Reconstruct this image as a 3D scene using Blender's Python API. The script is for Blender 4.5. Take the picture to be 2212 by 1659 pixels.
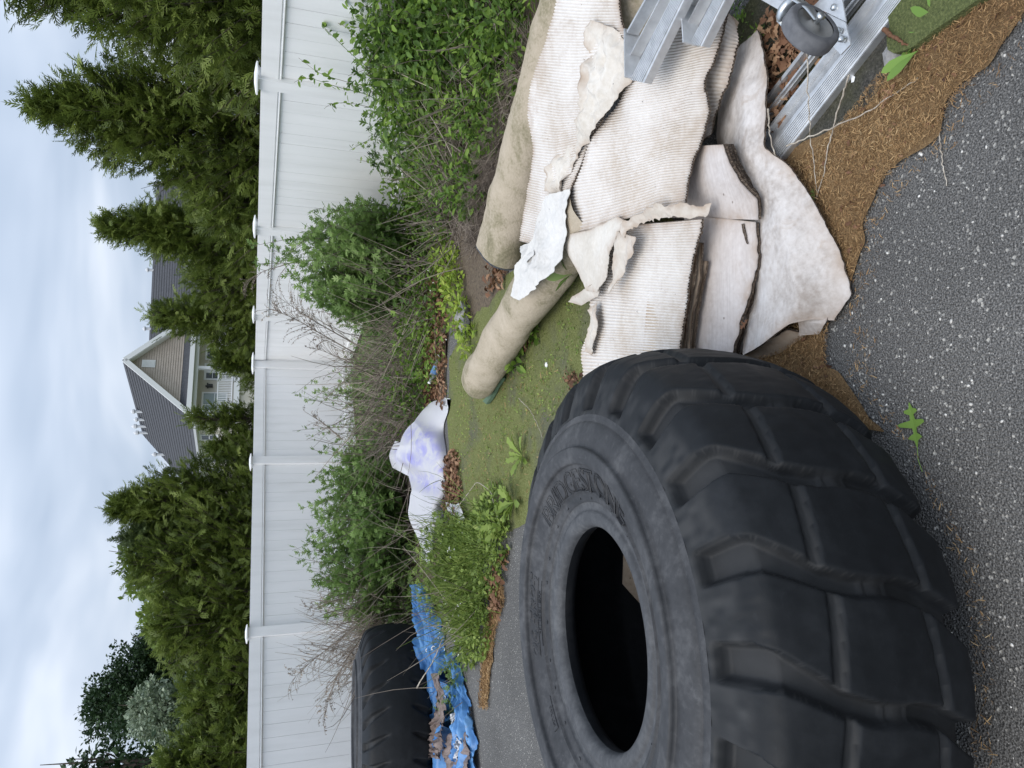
import bpy, math, random
import numpy as np
from math import sin, cos, pi, radians, atan, sqrt

for o in list(bpy.data.objects):
    bpy.data.objects.remove(o, do_unlink=True)
SC = bpy.context.scene
COL = SC.collection
random.seed(7)
RNG = np.random.default_rng(11)

# ------------------------------------------------------------------ camera
FPX, CAM_H, V_HOR, ROLL = 1597.5, 1.60, 550.0, 0.0206
_th = atan((1106 - V_HOR) / FPX)
_F = np.array([0, cos(_th), -sin(_th)])
_U0 = np.array([0, sin(_th), cos(_th)])
_R0 = np.array([1.0, 0, 0])
_R = _R0 * cos(ROLL) + _U0 * sin(ROLL)
_U = _U0 * cos(ROLL) - _R0 * sin(ROLL)
EYE = np.array([0, 0, CAM_H])
import mathutils
cam_data = bpy.data.cameras.new('camera')
cam_data.sensor_fit = 'HORIZONTAL'
cam_data.sensor_width = 36.0
cam_data.lens = 26.0
cam_data.clip_start = 0.05
cam_data.clip_end = 3000
cam = bpy.data.objects.new('camera', cam_data)
COL.objects.link(cam)
_m = mathutils.Matrix.Identity(4)
for i in range(3):                       # the phone was held on its side: image x = down, image up = right
    _m[i][0] = -_U[i]; _m[i][1] = _R[i]; _m[i][2] = -_F[i]; _m[i][3] = EYE[i]
cam.matrix_world = _m
SC.camera = cam

# ------------------------------------------------------------------ sky, sun, exposure
w = bpy.data.worlds.new('World')
SC.world = w
w.use_nodes = True
nt = w.node_tree
nt.nodes.clear()
N = nt.nodes.new
L = nt.links.new
out = N('ShaderNodeOutputWorld'); bg = N('ShaderNodeBackground')
sky = N('ShaderNodeTexSky'); sky.sky_type = 'NISHITA'; sky.sun_disc = False
SUN_EL, SUN_ROT = radians(58), radians(200)
sky.sun_elevation = SUN_EL; sky.sun_rotation = SUN_ROT
tc = N('ShaderNodeTexCoord')
sep = N('ShaderNodeSeparateXYZ'); L(tc.outputs['Generated'], sep.inputs[0])
def wmath(op, a, b=None):
    n = N('ShaderNodeMath'); n.operation = op
    for i, s in enumerate((a, b)):
        if s is None: continue
        if isinstance(s, (int, float)): n.inputs[i].default_value = s
        else: L(s, n.inputs[i])
    return n.outputs[0]
zz = wmath('MAXIMUM', sep.outputs[2], 0.0)
zd = wmath('ADD', zz, 0.16)
cx = wmath('DIVIDE', sep.outputs[0], zd); cy = wmath('DIVIDE', sep.outputs[1], zd)
comb = N('ShaderNodeCombineXYZ'); L(cx, comb.inputs[0]); L(cy, comb.inputs[1])
nz = N('ShaderNodeTexNoise'); nz.inputs['Scale'].default_value = 0.95; nz.inputs['Detail'].default_value = 3.5
nz.inputs['Roughness'].default_value = 0.52; nz.inputs['Distortion'].default_value = 0.35
L(comb.outputs[0], nz.inputs['Vector'])
cr = N('ShaderNodeValToRGB'); L(nz.outputs['Fac'], cr.inputs[0])
cr.color_ramp.elements[0].position = 0.32; cr.color_ramp.elements[0].color = (0.285, 0.350, 0.450, 1)
cr.color_ramp.elements[1].position = 0.66; cr.color_ramp.elements[1].color = (0.58, 0.625, 0.70, 1)
e = cr.color_ramp.elements.new(0.5); e.color = (0.40, 0.462, 0.56, 1)
# overcast sky: luminance rises evenly towards the zenith
grad = wmath('ADD', wmath('MULTIPLY', zz, 1.25), 0.90)
mul = N('ShaderNodeVectorMath'); mul.operation = 'SCALE'; L(cr.outputs[0], mul.inputs[0]); L(grad, mul.inputs['Scale'])
skys = N('ShaderNodeVectorMath'); skys.operation = 'SCALE'; L(sky.outputs[0], skys.inputs[0]); skys.inputs['Scale'].default_value = 0.10
mx = N('ShaderNodeMixRGB'); mx.inputs[0].default_value = 0.92
L(skys.outputs[0], mx.inputs[1]); L(mul.outputs[0], mx.inputs[2])
L(mx.outputs[0], bg.inputs['Color']); bg.inputs['Strength'].default_value = 1.0
L(bg.outputs[0], out.inputs[0])

sun_d = bpy.data.lights.new('sun', 'SUN')
sun_d.energy = 1.45; sun_d.angle = radians(40); sun_d.color = (1.0, 0.93, 0.84)
sun = bpy.data.objects.new('sun', sun_d); COL.objects.link(sun)
_sd = mathutils.Vector((-0.35, -0.40, 0.85))
sun.rotation_euler = _sd.to_track_quat('Z', 'Y').to_euler()
sun.location = (-3, -4, 9)
SC.view_settings.view_transform = 'Standard'
SC.view_settings.look = 'None'
SC.view_settings.gamma = 1.0
SC.view_settings.exposure = 0.50
SC.view_settings.use_curve_mapping = False
SC.cycles.use_denoising = True
SC.cycles.max_bounces = 6
SC.cycles.diffuse_bounces = 3
SC.cycles.transparent_max_bounces = 6

# ------------------------------------------------------------------ helpers
def ray(x, y):
    return _R * ((1659 - y) - 829.5) + _U * (1106 - x) + _F * FPX
def G(x, y, z=0.0):                       # point of the plane at height z
    d = ray(x, y); return EYE + d * ((z - CAM_H) / d[2])
def AY(x, y, Y):                          # point at distance Y in front
    d = ray(x, y); return EYE + d * (Y / d[1])

def vnoise(x, y, seed=0):
    x = np.asarray(x, float); y = np.asarray(y, float)
    xi = np.floor(x).astype(np.int64); yi = np.floor(y).astype(np.int64)
    fx = x - xi; fy = y - yi
    fx = fx * fx * (3 - 2 * fx); fy = fy * fy * (3 - 2 * fy)
    def h(a, b):
        n = (a * 374761393 + b * 668265263 + seed * 974634777) & 0x7fffffff
        n = ((n ^ (n >> 13)) * 1274126177) & 0x7fffffff
        n = (n ^ (n >> 16)) & 0xffff
        return n / 65535.0 * 2 - 1
    a = h(xi, yi); b = h(xi + 1, yi); c = h(xi, yi + 1); d = h(xi + 1, yi + 1)
    return (a * (1 - fx) + b * fx) * (1 - fy) + (c * (1 - fx) + d * fx) * fy
def fbm(x, y, seed=0, octv=4):
    s = 0; a = 1.0; f = 1.0
    for k in range(octv):
        s = s + a * vnoise(np.asarray(x) * f, np.asarray(y) * f, seed + 17 * k); a *= .5; f *= 2.03
    return s

ORG = {}
def _mesh(name, V, F, mats, smooth, midx=None, rnd=None):
    me = bpy.data.meshes.new(name)
    V = np.ascontiguousarray(V, dtype=np.float32)
    if isinstance(F, np.ndarray):
        F = np.ascontiguousarray(F, dtype=np.int32)
        n, k = F.shape
        me.vertices.add(len(V)); me.vertices.foreach_set('co', V.ravel())
        me.loops.add(n * k); me.loops.foreach_set('vertex_index', F.ravel())
        me.polygons.add(n); me.polygons.foreach_set('loop_start', np.arange(0, n * k, k, dtype=np.int32))
        me.update(calc_edges=True)
    else:
        me.from_pydata([tuple(map(float, v)) for v in V], [], [tuple(map(int, f)) for f in F])
    if smooth:
        me.polygons.foreach_set('use_smooth', np.ones(len(me.polygons), dtype=bool))
    for m in (mats if isinstance(mats, (list, tuple)) else [mats]):
        me.materials.append(m)
    if midx is not None:
        me.polygons.foreach_set('material_index', np.asarray(midx, dtype=np.int32))
    if rnd is not None:
        a = me.attributes.new('rnd', 'FLOAT', 'POINT')
        a.data.foreach_set('value', np.asarray(rnd, dtype=np.float32))
    me.validate()
    return me
def put(name, V, F, mats, parent=None, smooth=False, midx=None, rnd=None, origin=None):
    """one mesh object from world-space vertices"""
    V = np.asarray(V, float)
    if parent is not None: o0 = ORG[parent.name]
    elif origin is not None: o0 = np.asarray(origin, float)
    else: o0 = np.array([(V[:, 0].min() + V[:, 0].max()) / 2, (V[:, 1].min() + V[:, 1].max()) / 2, V[:, 2].min()])
    ob = bpy.data.objects.new(name, _mesh(name, V - o0, F, mats, smooth, midx, rnd))
    COL.objects.link(ob)
    if parent is not None: ob.parent = parent
    else: ob.location = o0
    ORG[ob.name] = o0
    return ob
def tag(o, label=None, cat=None, group=None, kind=None):
    if label: o['label'] = label
    if cat: o['category'] = cat
    if group: o['group'] = group
    if kind: o['kind'] = kind
    return o
def thing(name, label, cat, loc, group=None):
    o = bpy.data.objects.new(name, None); COL.objects.link(o)
    o.empty_display_size = 0.1
    o.location = tuple(map(float, loc)); ORG[o.name] = np.asarray(loc, float)
    return tag(o, label, cat, group)
def shared(name, me, parent, loc, rot=None):
    """child object that shares mesh data; loc is in world space"""
    ob = bpy.data.objects.new(name, me); COL.objects.link(ob)
    ob.parent = parent
    ob.location = tuple(np.asarray(loc, float) - ORG[parent.name])
    if rot is not None: ob.rotation_euler = rot
    ORG[ob.name] = np.asarray(loc, float)
    return ob

def join(parts):
    Vs, Fs, n = [], [], 0
    for V, F in parts:
        Vs.append(np.asarray(V, float)); Fs += [[i + n for i in f] for f in F]; n += len(V)
    return np.concatenate(Vs), Fs
BOXF = [[0, 3, 2, 1], [4, 5, 6, 7], [0, 1, 5, 4], [1, 2, 6, 5], [2, 3, 7, 6], [3, 0, 4, 7]]
def boxf(c, ex, ey, ez):
    """box from centre and three half-axis vectors"""
    c, ex, ey, ez = (np.asarray(a, float) for a in (c, ex, ey, ez))
    V = [c - ex - ey - ez, c + ex - ey - ez, c + ex + ey - ez, c - ex + ey - ez,
         c - ex - ey + ez, c + ex - ey + ez, c + ex + ey + ez, c - ex + ey + ez]
    return np.array(V), BOXF
def box(x0, x1, y0, y1, z0, z1):
    return boxf([(x0 + x1) / 2, (y0 + y1) / 2, (z0 + z1) / 2], [(x1 - x0) / 2, 0, 0], [0, (y1 - y0) / 2, 0], [0, 0, (z1 - z0) / 2])
def nrm(a):
    a = np.asarray(a, float)
    return a / (np.linalg.norm(a, axis=-1, keepdims=True) + 1e-12)
def prism(prof, P, Q, ex, ey):
    """extrude a 2-D profile (in axes ex, ey) from P to Q"""
    P, Q, ex, ey = (np.asarray(a, float) for a in (P, Q, ex, ey))
    pr = np.array([ex * a + ey * b for a, b in prof]); n = len(prof)
    V = np.concatenate([P + pr, Q + pr])
    F = [[i, (i + 1) % n, n + (i + 1) % n, n + i] for i in range(n)] + [list(range(n))[::-1], list(range(n, 2 * n))]
    return V, F
def bar(P, Q, wd, ht, up=(0, 0, 1)):
    P = np.asarray(P, float); Q = np.asarray(Q, float); d = nrm(Q - P)
    s = nrm(np.cross(d, np.asarray(up, float))); u = np.cross(s, d)
    return prism([(-wd / 2, -ht / 2), (wd / 2, -ht / 2), (wd / 2, ht / 2), (-wd / 2, ht / 2)], P, Q, s, u)
def tubes(paths, rad, sides=4, cap=False):
    """paths (N,K,3); rad (N,K) -> verts, quads (numpy)"""
    P = np.asarray(paths, float); Nn, K, _ = P.shape
    rad = np.broadcast_to(np.asarray(rad, float), (Nn, K))
    T = nrm(np.gradient(P, axis=1))
    ref = np.where(np.abs(T[..., 2:3]) > .9, np.array([1., 0, 0]), np.array([0, 0, 1.]))
    A = nrm(np.cross(T, ref)); B = np.cross(T, A)
    a = np.arange(sides) * 2 * pi / sides
    V = P[:, :, None, :] + rad[:, :, None, None] * (A[:, :, None, :] * np.cos(a)[None, None, :, None] + B[:, :, None, :] * np.sin(a)[None, None, :, None])
    idx = np.arange(Nn * K * sides).reshape(Nn, K, sides)
    f = np.stack([idx[:, :-1, :], np.roll(idx, -1, 2)[:, :-1, :], np.roll(idx, -1, 2)[:, 1:, :], idx[:, 1:, :]], -1).reshape(-1, 4)
    return V.reshape(-1, 3), f
def inst(tV, tF, pos, X, Y, Z, s):
    """many copies of a template mesh -> one vertex/face array"""
    tV = np.asarray(tV, float); tF = np.asarray(tF, int); n = len(pos); k = len(tV)
    s = np.broadcast_to(np.asarray(s, float), (n,))
    V = pos[:, None, :] + s[:, None, None] * (tV[None, :, 0:1] * X[:, None, :] + tV[None, :, 1:2] * Y[:, None, :] + tV[None, :, 2:3] * Z[:, None, :])
    F = (tF[None] + (np.arange(n) * k)[:, None, None]).reshape(-1, tF.shape[1])
    return V.reshape(-1, 3), F
def frames(d, roll=None, up=(0, 0, 1.)):
    d = nrm(d); ref = np.broadcast_to(np.asarray(up, float), d.shape).copy()
    bad = np.abs((d * ref).sum(-1)) > .95; ref[bad] = (1, 0, 0)
    y = nrm(np.cross(ref, d)); z = np.cross(d, y)
    if roll is not None:
        c = np.cos(roll)[:, None]; s_ = np.sin(roll)[:, None]
        y, z = y * c + z * s_, z * c - y * s_
    return d, y, z
def grid_faces(nu, nv, wrap_u=False):
    i = np.arange(nu * nv).reshape(nu, nv)
    if wrap_u: a = i; b = np.roll(i, -1, 0)
    else: a = i[:-1]; b = i[1:]
    return np.stack([a[:, :-1], b[:, :-1], b[:, 1:], a[:, 1:]], -1).reshape(-1, 4)
def resample(p, n):
    p = np.asarray(p, float)
    if len(p) == 1: return np.repeat(p, n, 0)
    s = np.concatenate([[0], np.cumsum(np.linalg.norm(np.diff(p, axis=0), axis=1))])
    t = np.linspace(0, s[-1], n)
    return np.stack([np.interp(t, s, p[:, k]) for k in range(p.shape[1])], 1)
def smooth_path(p, n, it=2):
    q = resample(p, n)
    for _ in range(it):
        r = q.copy(); r[1:-1] = (q[:-2] + 2 * q[1:-1] + q[2:]) / 4; q = r
    return q

# ------------------------------------------------------------------ materials
class MatB:
    def __init__(s, name):
        s.m = bpy.data.materials.new(name); s.m.use_nodes = True
        s.t = s.m.node_tree; s.b = s.t.nodes['Principled BSDF']
        s.o = s.t.nodes['Material Output']; s._tc = None
    def n(s, t, **kw):
        x = s.t.nodes.new(t)
        for k, v in kw.items(): setattr(x, k, v)
        return x
    def l(s, a, b): s.t.links.new(a, b)
    def co(s):
        if s._tc is None: s._tc = s.n('ShaderNodeNewGeometry').outputs['Position']
        return s._tc
    def obj(s): return s.n('ShaderNodeTexCoord').outputs['Object']
    def scaled(s, v, sc):
        mp = s.n('ShaderNodeMapping'); s.l(v, mp.inputs[0]); mp.inputs['Scale'].default_value = sc
        return mp.outputs[0]
    def noise(s, sc, det=4, rough=.55, vec=None, dist=0):
        x = s.n('ShaderNodeTexNoise'); x.inputs['Scale'].default_value = sc
        x.inputs['Detail'].default_value = det; x.inputs['Roughness'].default_value = rough; x.inputs['Distortion'].default_value = dist
        s.l(vec if vec is not None else s.co(), x.inputs['Vector']); return x.outputs['Fac']
    def voro(s, sc, vec=None, feat='F1', rnd=1.0):
        x = s.n('ShaderNodeTexVoronoi'); x.feature = feat; x.inputs['Scale'].default_value = sc; x.inputs['Randomness'].default_value = rnd
        s.l(vec if vec is not None else s.co(), x.inputs['Vector']); return x
    def ramp(s, f, stops):
        x = s.n('ShaderNodeValToRGB'); s.l(f, x.inputs[0]); r = x.color_ramp
        while len(r.elements) < len(stops): r.elements.new(.5)
        for e_, (p, c) in zip(r.elements, stops):
            e_.position = p; e_.color = (*c, 1) if len(c) == 3 else c
        return x.outputs[0]
    def step(s, f, a, b): return s.ramp(f, [(a, (0, 0, 0)), (b, (1, 1, 1))])
    def mix(s, f, a, b, mode='MIX'):
        x = s.n('ShaderNodeMixRGB'); x.blend_type = mode
        for i, v in ((0, f), (1, a), (2, b)):
            if isinstance(v, (int, float)): x.inputs[i].default_value = v
            elif isinstance(v, tuple): x.inputs[i].default_value = (*v, 1)
            else: s.l(v, x.inputs[i])
        return x.outputs[0]
    def math(s, op, a, b=0.0):
        x = s.n('ShaderNodeMath'); x.operation = op
        for i, v in enumerate((a, b)):
            if isinstance(v, (int, float)): x.inputs[i].default_value = v
            else: s.l(v, x.inputs[i])
        return x.outputs[0]
    def attr(s, nm='rnd'):
        x = s.n('ShaderNodeAttribute'); x.attribute_name = nm; return x.outputs['Fac']
    def color(s, c):
        if isinstance(c, tuple): s.b.inputs['Base Color'].default_value = (*c, 1)
        else: s.l(c, s.b.inputs['Base Color'])
        return s
    def rough(s, r):
        if isinstance(r, (int, float)): s.b.inputs['Roughness'].default_value = r
        else: s.l(r, s.b.inputs['Roughness'])
        return s
    def set(s, **k):
        for a, v in k.items(): s.b.inputs[a.replace('_', ' ')].default_value = v
        return s
    def bump(s, h, st=.3, d=.01):
        x = s.n('ShaderNodeBump'); x.inputs['Strength'].default_value = st; x.inputs['Distance'].default_value = d
        s.l(h, x.inputs['Height']); s.l(x.outputs[0], s.b.inputs['Normal']); return s
    def translucent(s, c, f=.3):
        t = s.n('ShaderNodeBsdfTranslucent'); m = s.n('ShaderNodeMixShader')
        if isinstance(c, tuple): t.inputs[0].default_value = (*c, 1)
        else: s.l(c, t.inputs[0])
        m.inputs[0].default_value = f
        s.l(s.b.outputs[0], m.inputs[1]); s.l(t.outputs[0], m.inputs[2]); s.l(m.outputs[0], s.o.inputs[0]); return s
M = {}
def leafmat(name, stops, tr=.25, rough=.5, patch=1.2):
    b = MatB(name)
    f = b.attr()
    nz_ = b.noise(patch, 2)
    f2 = b.math('ADD', b.math('MULTIPLY', f, .7), b.math('MULTIPLY', b.math('SUBTRACT', nz_, .35), .9))
    c = b.ramp(f2, stops)
    b.color(c).rough(rough).set(Specular_IOR_Level=.3)
    if tr: b.translucent(c, tr)
    M[name] = b.m
leafmat('leyland', [(0, (.026, .042, .010)), (.35, (.092, .130, .024)), (.7, (.180, .235, .046)), (1, (.29, .35, .10))], .35)
leafmat('leyland_pale', [(0, (.03, .05, .02)), (.5, (.10, .14, .05)), (1, (.21, .26, .11))], .25)
leafmat('oak_dark', [(0, (.012, .03, .012)), (.5, (.032, .062, .024)), (1, (.07, .12, .05))], .2)
leafmat('silver', [(0, (.12, .16, .10)), (.5, (.24, .30, .20)), (1, (.42, .48, .36))], .2)
leafmat('mugwort', [(0, (.040, .078, .024)), (.4, (.12, .205, .055)), (.75, (.22, .33, .095)), (1, (.34, .45, .17))], .4)
leafmat('vine', [(0, (.035, .075, .016)), (.4, (.115, .205, .034)), (.75, (.22, .34, .06)), (1, (.36, .48, .11))], .4)
leafmat('weed', [(0, (.07, .11, .025)), (.4, (.17, .25, .05)), (.75, (.27, .36, .08)), (1, (.40, .46, .14))], .35)
leafmat('yellow_leaf', [(0, (.14, .22, .03)), (.5, (.27, .38, .05)), (1, (.42, .48, .09))], .35)
leafmat('dead_stem', [(0, (.10, .08, .065)), (.5, (.26, .215, .175)), (1, (.48, .42, .34))], 0, .8)
leafmat('dead_leaf', [(0, (.06, .03, .018)), (.5, (.20, .10, .055)), (1, (.42, .27, .16))], .15, .7)
leafmat('needle', [(0, (.12, .066, .03)), (.5, (.33, .20, .092)), (.85, (.47, .32, .16)), (1, (.64, .52, .34))], 0, .85, 3)
leafmat('oakleaf', [(0, (.13, .24, .05)), (.6, (.20, .34, .07)), (1, (.30, .44, .12))], .3, .4)
leafmat('flower', [(0, (.75, .75, .72)), (1, (.85, .85, .8))], .2)
leafmat('stone', [(0, (.06, .06, .06)), (.3, (.22, .21, .20)), (.55, (.52, .50, .46)), (1, (.85, .83, .78))], 0, .7, 40)

b = MatB('asphalt'); M['asphalt'] = b.m
v = b.voro(160); v2 = b.voro(75)
base = b.ramp(b.noise(230, 3), [(.32, (.030, .029, .028)), (.5, (.112, .109, .104)), (.68, (.25, .243, .232))])
cell = b.n('ShaderNodeSeparateColor'); b.l(v.outputs['Color'], cell.inputs[0])
c = b.mix(b.step(cell.outputs[0], .955, .985), base, (.40, .385, .35))
wet = b.ramp(b.noise(1.2, 3), [(.35, (.82, .82, .82)), (.7, (1.2, 1.2, 1.2))])
c = b.mix(1.0, c, wet, 'MULTIPLY')
b.color(c).rough(.86).set(Specular_IOR_Level=.25).bump(b.math('ADD', v.outputs['Distance'], b.math('MULTIPLY', b.noise(60, 3), .9)), .9, .006)

b = MatB('moss'); M['moss'] = b.m
fine = b.noise(130, 4, .7)
g = b.ramp(fine, [(.26, (.060, .068, .022)), (.48, (.145, .160, .056)), (.66, (.235, .245, .105)), (.82, (.40, .38, .23))])
a_ = b.ramp(b.noise(150, 4), [(.3, (.045, .045, .042)), (.6, (.13, .125, .115)), (.85, (.25, .24, .22))])
pat = b.ramp(b.noise(1.7, 6, .65), [(.50, (0, 0, 0)), (.72, (.85, .85, .85))])
b.color(b.mix(pat, g, a_)).rough(.95).set(Specular_IOR_Level=.1).bump(fine, .8, .012)

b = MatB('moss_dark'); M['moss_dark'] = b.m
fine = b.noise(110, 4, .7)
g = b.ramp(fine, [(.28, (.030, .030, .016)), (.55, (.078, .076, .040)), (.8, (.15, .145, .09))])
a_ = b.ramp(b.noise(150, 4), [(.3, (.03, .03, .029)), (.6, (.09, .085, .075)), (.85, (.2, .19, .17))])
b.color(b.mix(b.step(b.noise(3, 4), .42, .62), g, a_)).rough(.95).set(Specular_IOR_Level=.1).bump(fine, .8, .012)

b = MatB('moss_mat'); M['moss_mat'] = b.m
fine = b.noise(140, 4, .7)
b.color(b.ramp(fine, [(.28, (.05, .065, .018)), (.52, (.125, .15, .045)), (.78, (.26, .28, .11))])).rough(.95).bump(fine, 1, .015)

b = MatB('soil'); M['soil'] = b.m
fine = b.noise(45, 6, .7)
b.color(b.ramp(fine, [(.3, (.045, .034, .022)), (.5, (.12, .088, .06)), (.65, (.17, .135, .085)), (.8, (.27, .21, .15))])).rough(.95).bump(fine, .9, .02)
b = MatB('litter'); M['litter'] = b.m
fine = b.noise(150, 6, .75)
b.color(b.ramp(fine, [(.25, (.085, .048, .02)), (.5, (.28, .17, .075)), (.7, (.42, .285, .135)), (.85, (.55, .43, .27))])).rough(.95).bump(fine, 1, .015)
b = MatB('field'); M['field'] = b.m
b.color(b.ramp(b.noise(3, 6), [(.3, (.03, .05, .015)), (.7, (.09, .11, .04))])).rough(.95)

b = MatB('vinyl'); M['vinyl'] = b.m
dirt = b.noise(1, 5, .6, b.scaled(b.co(), (6, 6, .7)))
c = b.ramp(dirt, [(.3, (.80, .805, .80)), (.5, (.86, .865, .865)), (.7, (.90, .90, .90))])
zc = b.n('ShaderNodeSeparateXYZ'); b.l(b.co(), zc.inputs[0])
alg = b.math('MULTIPLY', b.step(b.noise(3.5, 6, .65), .48, .68), b.ramp(zc.outputs[2], [(.12, (.8, .8, .8)), (.75, (.08, .08, .08))]))
b.color(b.mix(b.math('MULTIPLY', alg, .22), c, (.42, .46, .33))).rough(.42)
b = MatB('trim'); M['trim'] = b.m; b.color((.80, .80, .80)).rough(.5)
b = MatB('siding_tan'); M['siding_tan'] = b.m; b.color(b.ramp(b.noise(1.5, 3), [(.3, (.42, .355, .295)), (.7, (.49, .42, .355))])).rough(.6)
b = MatB('siding_cream'); M['siding_cream'] = b.m; b.color(b.ramp(b.noise(1.5, 3), [(.3, (.58, .53, .44)), (.7, (.64, .60, .51))])).rough(.6)
b = MatB('shingle'); M['shingle'] = b.m
b.color(b.ramp(b.noise(9, 5, .7), [(.3, (.045, .048, .055)), (.7, (.095, .098, .11))])).rough(.9)
b = MatB('glass_dark'); M['glass_dark'] = b.m; b.color((.05, .06, .065)).rough(.08)
b = MatB('blind'); M['blind'] = b.m; b.color((.30, .36, .36)).rough(.25)
b = MatB('metal_white'); M['metal_white'] = b.m; b.color((.6, .61, .63)).rough(.4)
b = MatB('black_metal'); M['black_metal'] = b.m; b.color((.03, .03, .03)).rough(.4)
b = MatB('bark'); M['bark'] = b.m
b.color(b.ramp(b.noise(14, 5), [(.3, (.05, .038, .028)), (.7, (.14, .11, .085))])).rough(.9)

def rubber(name, lo, mid, hi, sc=6, dust=None):
    b = MatB(name); M[name] = b.m
    o_ = b.obj()
    d1 = b.noise(sc, 6, .62, o_, .6); d2 = b.noise(sc * 7, 4, .6, o_)
    f = b.math('ADD', b.math('MULTIPLY', d1, .75), b.math('MULTIPLY', d2, .3))
    c = b.ramp(f, [(.32, lo), (.52, mid), (.72, hi)])
    sc_ = b.step(b.noise(1, 5, .6, b.scaled(o_, (26, 26, 60)), 1.5), .60, .70)
    c = b.mix(b.math('MULTIPLY', sc_, .35), c, hi)
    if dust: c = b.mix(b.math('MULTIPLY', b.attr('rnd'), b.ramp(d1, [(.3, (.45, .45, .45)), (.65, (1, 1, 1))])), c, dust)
    b.color(c)
    b.rough(b.ramp(d1, [(.3, (.5, .5, .5)), (.7, (.75, .75, .75))])).set(Specular_IOR_Level=.22)
    b.bump(d2, .12, .004)
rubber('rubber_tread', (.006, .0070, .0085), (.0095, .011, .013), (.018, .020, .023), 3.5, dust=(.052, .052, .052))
rubber('rubber_side', (.024, .025, .027), (.046, .047, .050), (.098, .099, .102), 7)
rubber('rubber_bead', (.034, .035, .038), (.065, .067, .071), (.12, .122, .125), 9)
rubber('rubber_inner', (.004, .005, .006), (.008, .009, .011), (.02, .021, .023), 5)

def board(name, lo, mid, hi, stain=(.36, .27, .20), lines=0.0, sc=1.0, bump=.25):
    b = MatB(name); M[name] = b.m
    o_ = b.obj()
    n1 = b.noise(3.5 * sc, 6, .6, o_); n2 = b.noise(60, 4, .6, o_)
    f = b.math('ADD', b.math('MULTIPLY', n1, .7), b.math('MULTIPLY', n2, .35))
    c = b.ramp(f, [(.35, lo), (.52, mid), (.68, hi)])
    st = b.step(b.noise(5 * sc, 7, .68, o_, .8), .58, .74)
    c = b.mix(b.math('MULTIPLY', st, .55), c, stain)
    sp = b.voro(30, o_); s2 = b.n('ShaderNodeSeparateColor'); b.l(sp.outputs['Color'], s2.inputs[0])
    spot = b.math('MULTIPLY', b.step(s2.outputs[0], .93, .95), b.math('LESS_THAN', sp.outputs['Distance'], .13))
    c = b.mix(b.math('MULTIPLY', spot, .7), c, (.16, .13, .11))
    h = n2
    if lines:
        wv = b.n('ShaderNodeTexNoise'); b.l(b.scaled(o_, (5, 130, 20)), wv.inputs[0]); wv.inputs['Scale'].default_value = 1; wv.inputs['Detail'].default_value = 3
        c = b.mix(lines, c, b.ramp(wv.outputs['Fac'], [(.35, (.55, .53, .52)), (.6, (1, 1, 1))]), 'MULTIPLY')
    c = b.mix(b.math('MULTIPLY', b.attr('rnd'), b.step(b.noise(9, 5, .65, o_), .30, .62)), c, stain)
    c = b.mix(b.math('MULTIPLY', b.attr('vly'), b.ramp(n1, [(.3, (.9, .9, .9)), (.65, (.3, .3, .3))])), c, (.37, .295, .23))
    b.color(c).rough(.85).set(Specular_IOR_Level=.15)
    if bump: b.bump(h, bump, .006)
board('card_rib', (.52, .46, .39), (.65, .615, .575), (.72, .695, .665), bump=0)
board('card_liner', (.44, .39, .36), (.56, .515, .49), (.64, .60, .58), lines=.2)
board('card_under', (.35, .31, .28), (.53, .495, .47), (.65, .62, .60), sc=2.2, bump=.5)
board('card_tan', (.34, .27, .20), (.46, .38, .30), (.55, .47, .38))
board('paper_white', (.44, .425, .40), (.57, .555, .53), (.65, .635, .61), stain=(.62, .60, .56))
board('paper_beige', (.50, .46, .40), (.58, .54, .48), (.66, .63, .58))
b = MatB('card_edge'); M['card_edge'] = b.m
o_ = b.obj()
b.color(b.ramp(b.noise(160, 3, .6, o_), [(.35, (.035, .024, .017)), (.55, (.11, .08, .058)), (.75, (.34, .27, .20))])).rough(.95).bump(b.noise(200, 3, .6, o_), .8, .01)

b = MatB('roll_felt'); M['roll_felt'] = b.m
o_ = b.obj()
n1 = b.noise(2.6, 7, .68, o_, .5); n2 = b.noise(70, 4, .65, o_)
f = b.math('ADD', b.math('MULTIPLY', n1, .8), b.math('MULTIPLY', n2, .22))
b.color(b.ramp(f, [(.36, (.15, .135, .085)), (.45, (.255, .225, .15)), (.53, (.38, .325, .245)), (.70, (.48, .41, .32))])).rough(.95).set(Specular_IOR_Level=.1).bump(n2, .5, .01)
b = MatB('roll_edge'); M['roll_edge'] = b.m
b.color(b.ramp(b.noise(25, 5), [(.35, (.2, .2, .2)), (.6, (.42, .43, .44)), (.75, (.6, .6, .6))])).rough(.8)

b = MatB('aluminium'); M['aluminium'] = b.m
n1 = b.noise(25, 5, .6)
b.color(b.ramp(n1, [(.3, (.52, .53, .54)), (.7, (.68, .69, .70))])).rough(b.ramp(n1, [(.3, (.38, .38, .38)), (.7, (.52, .52, .52))])).set(Metallic=.75)
b = MatB('zinc'); M['zinc'] = b.m; b.color((.55, .57, .58)).rough(.35).set(Metallic=1.0)
b = MatB('wheel_rubber'); M['wheel_rubber'] = b.m; b.color(b.ramp(b.noise(40, 4), [(.3, (.085, .087, .095)), (.7, (.14, .142, .15))])).rough(.7)
b = MatB('wheel_hub'); M['wheel_hub'] = b.m; b.color((.20, .20, .195)).rough(.6)

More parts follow.
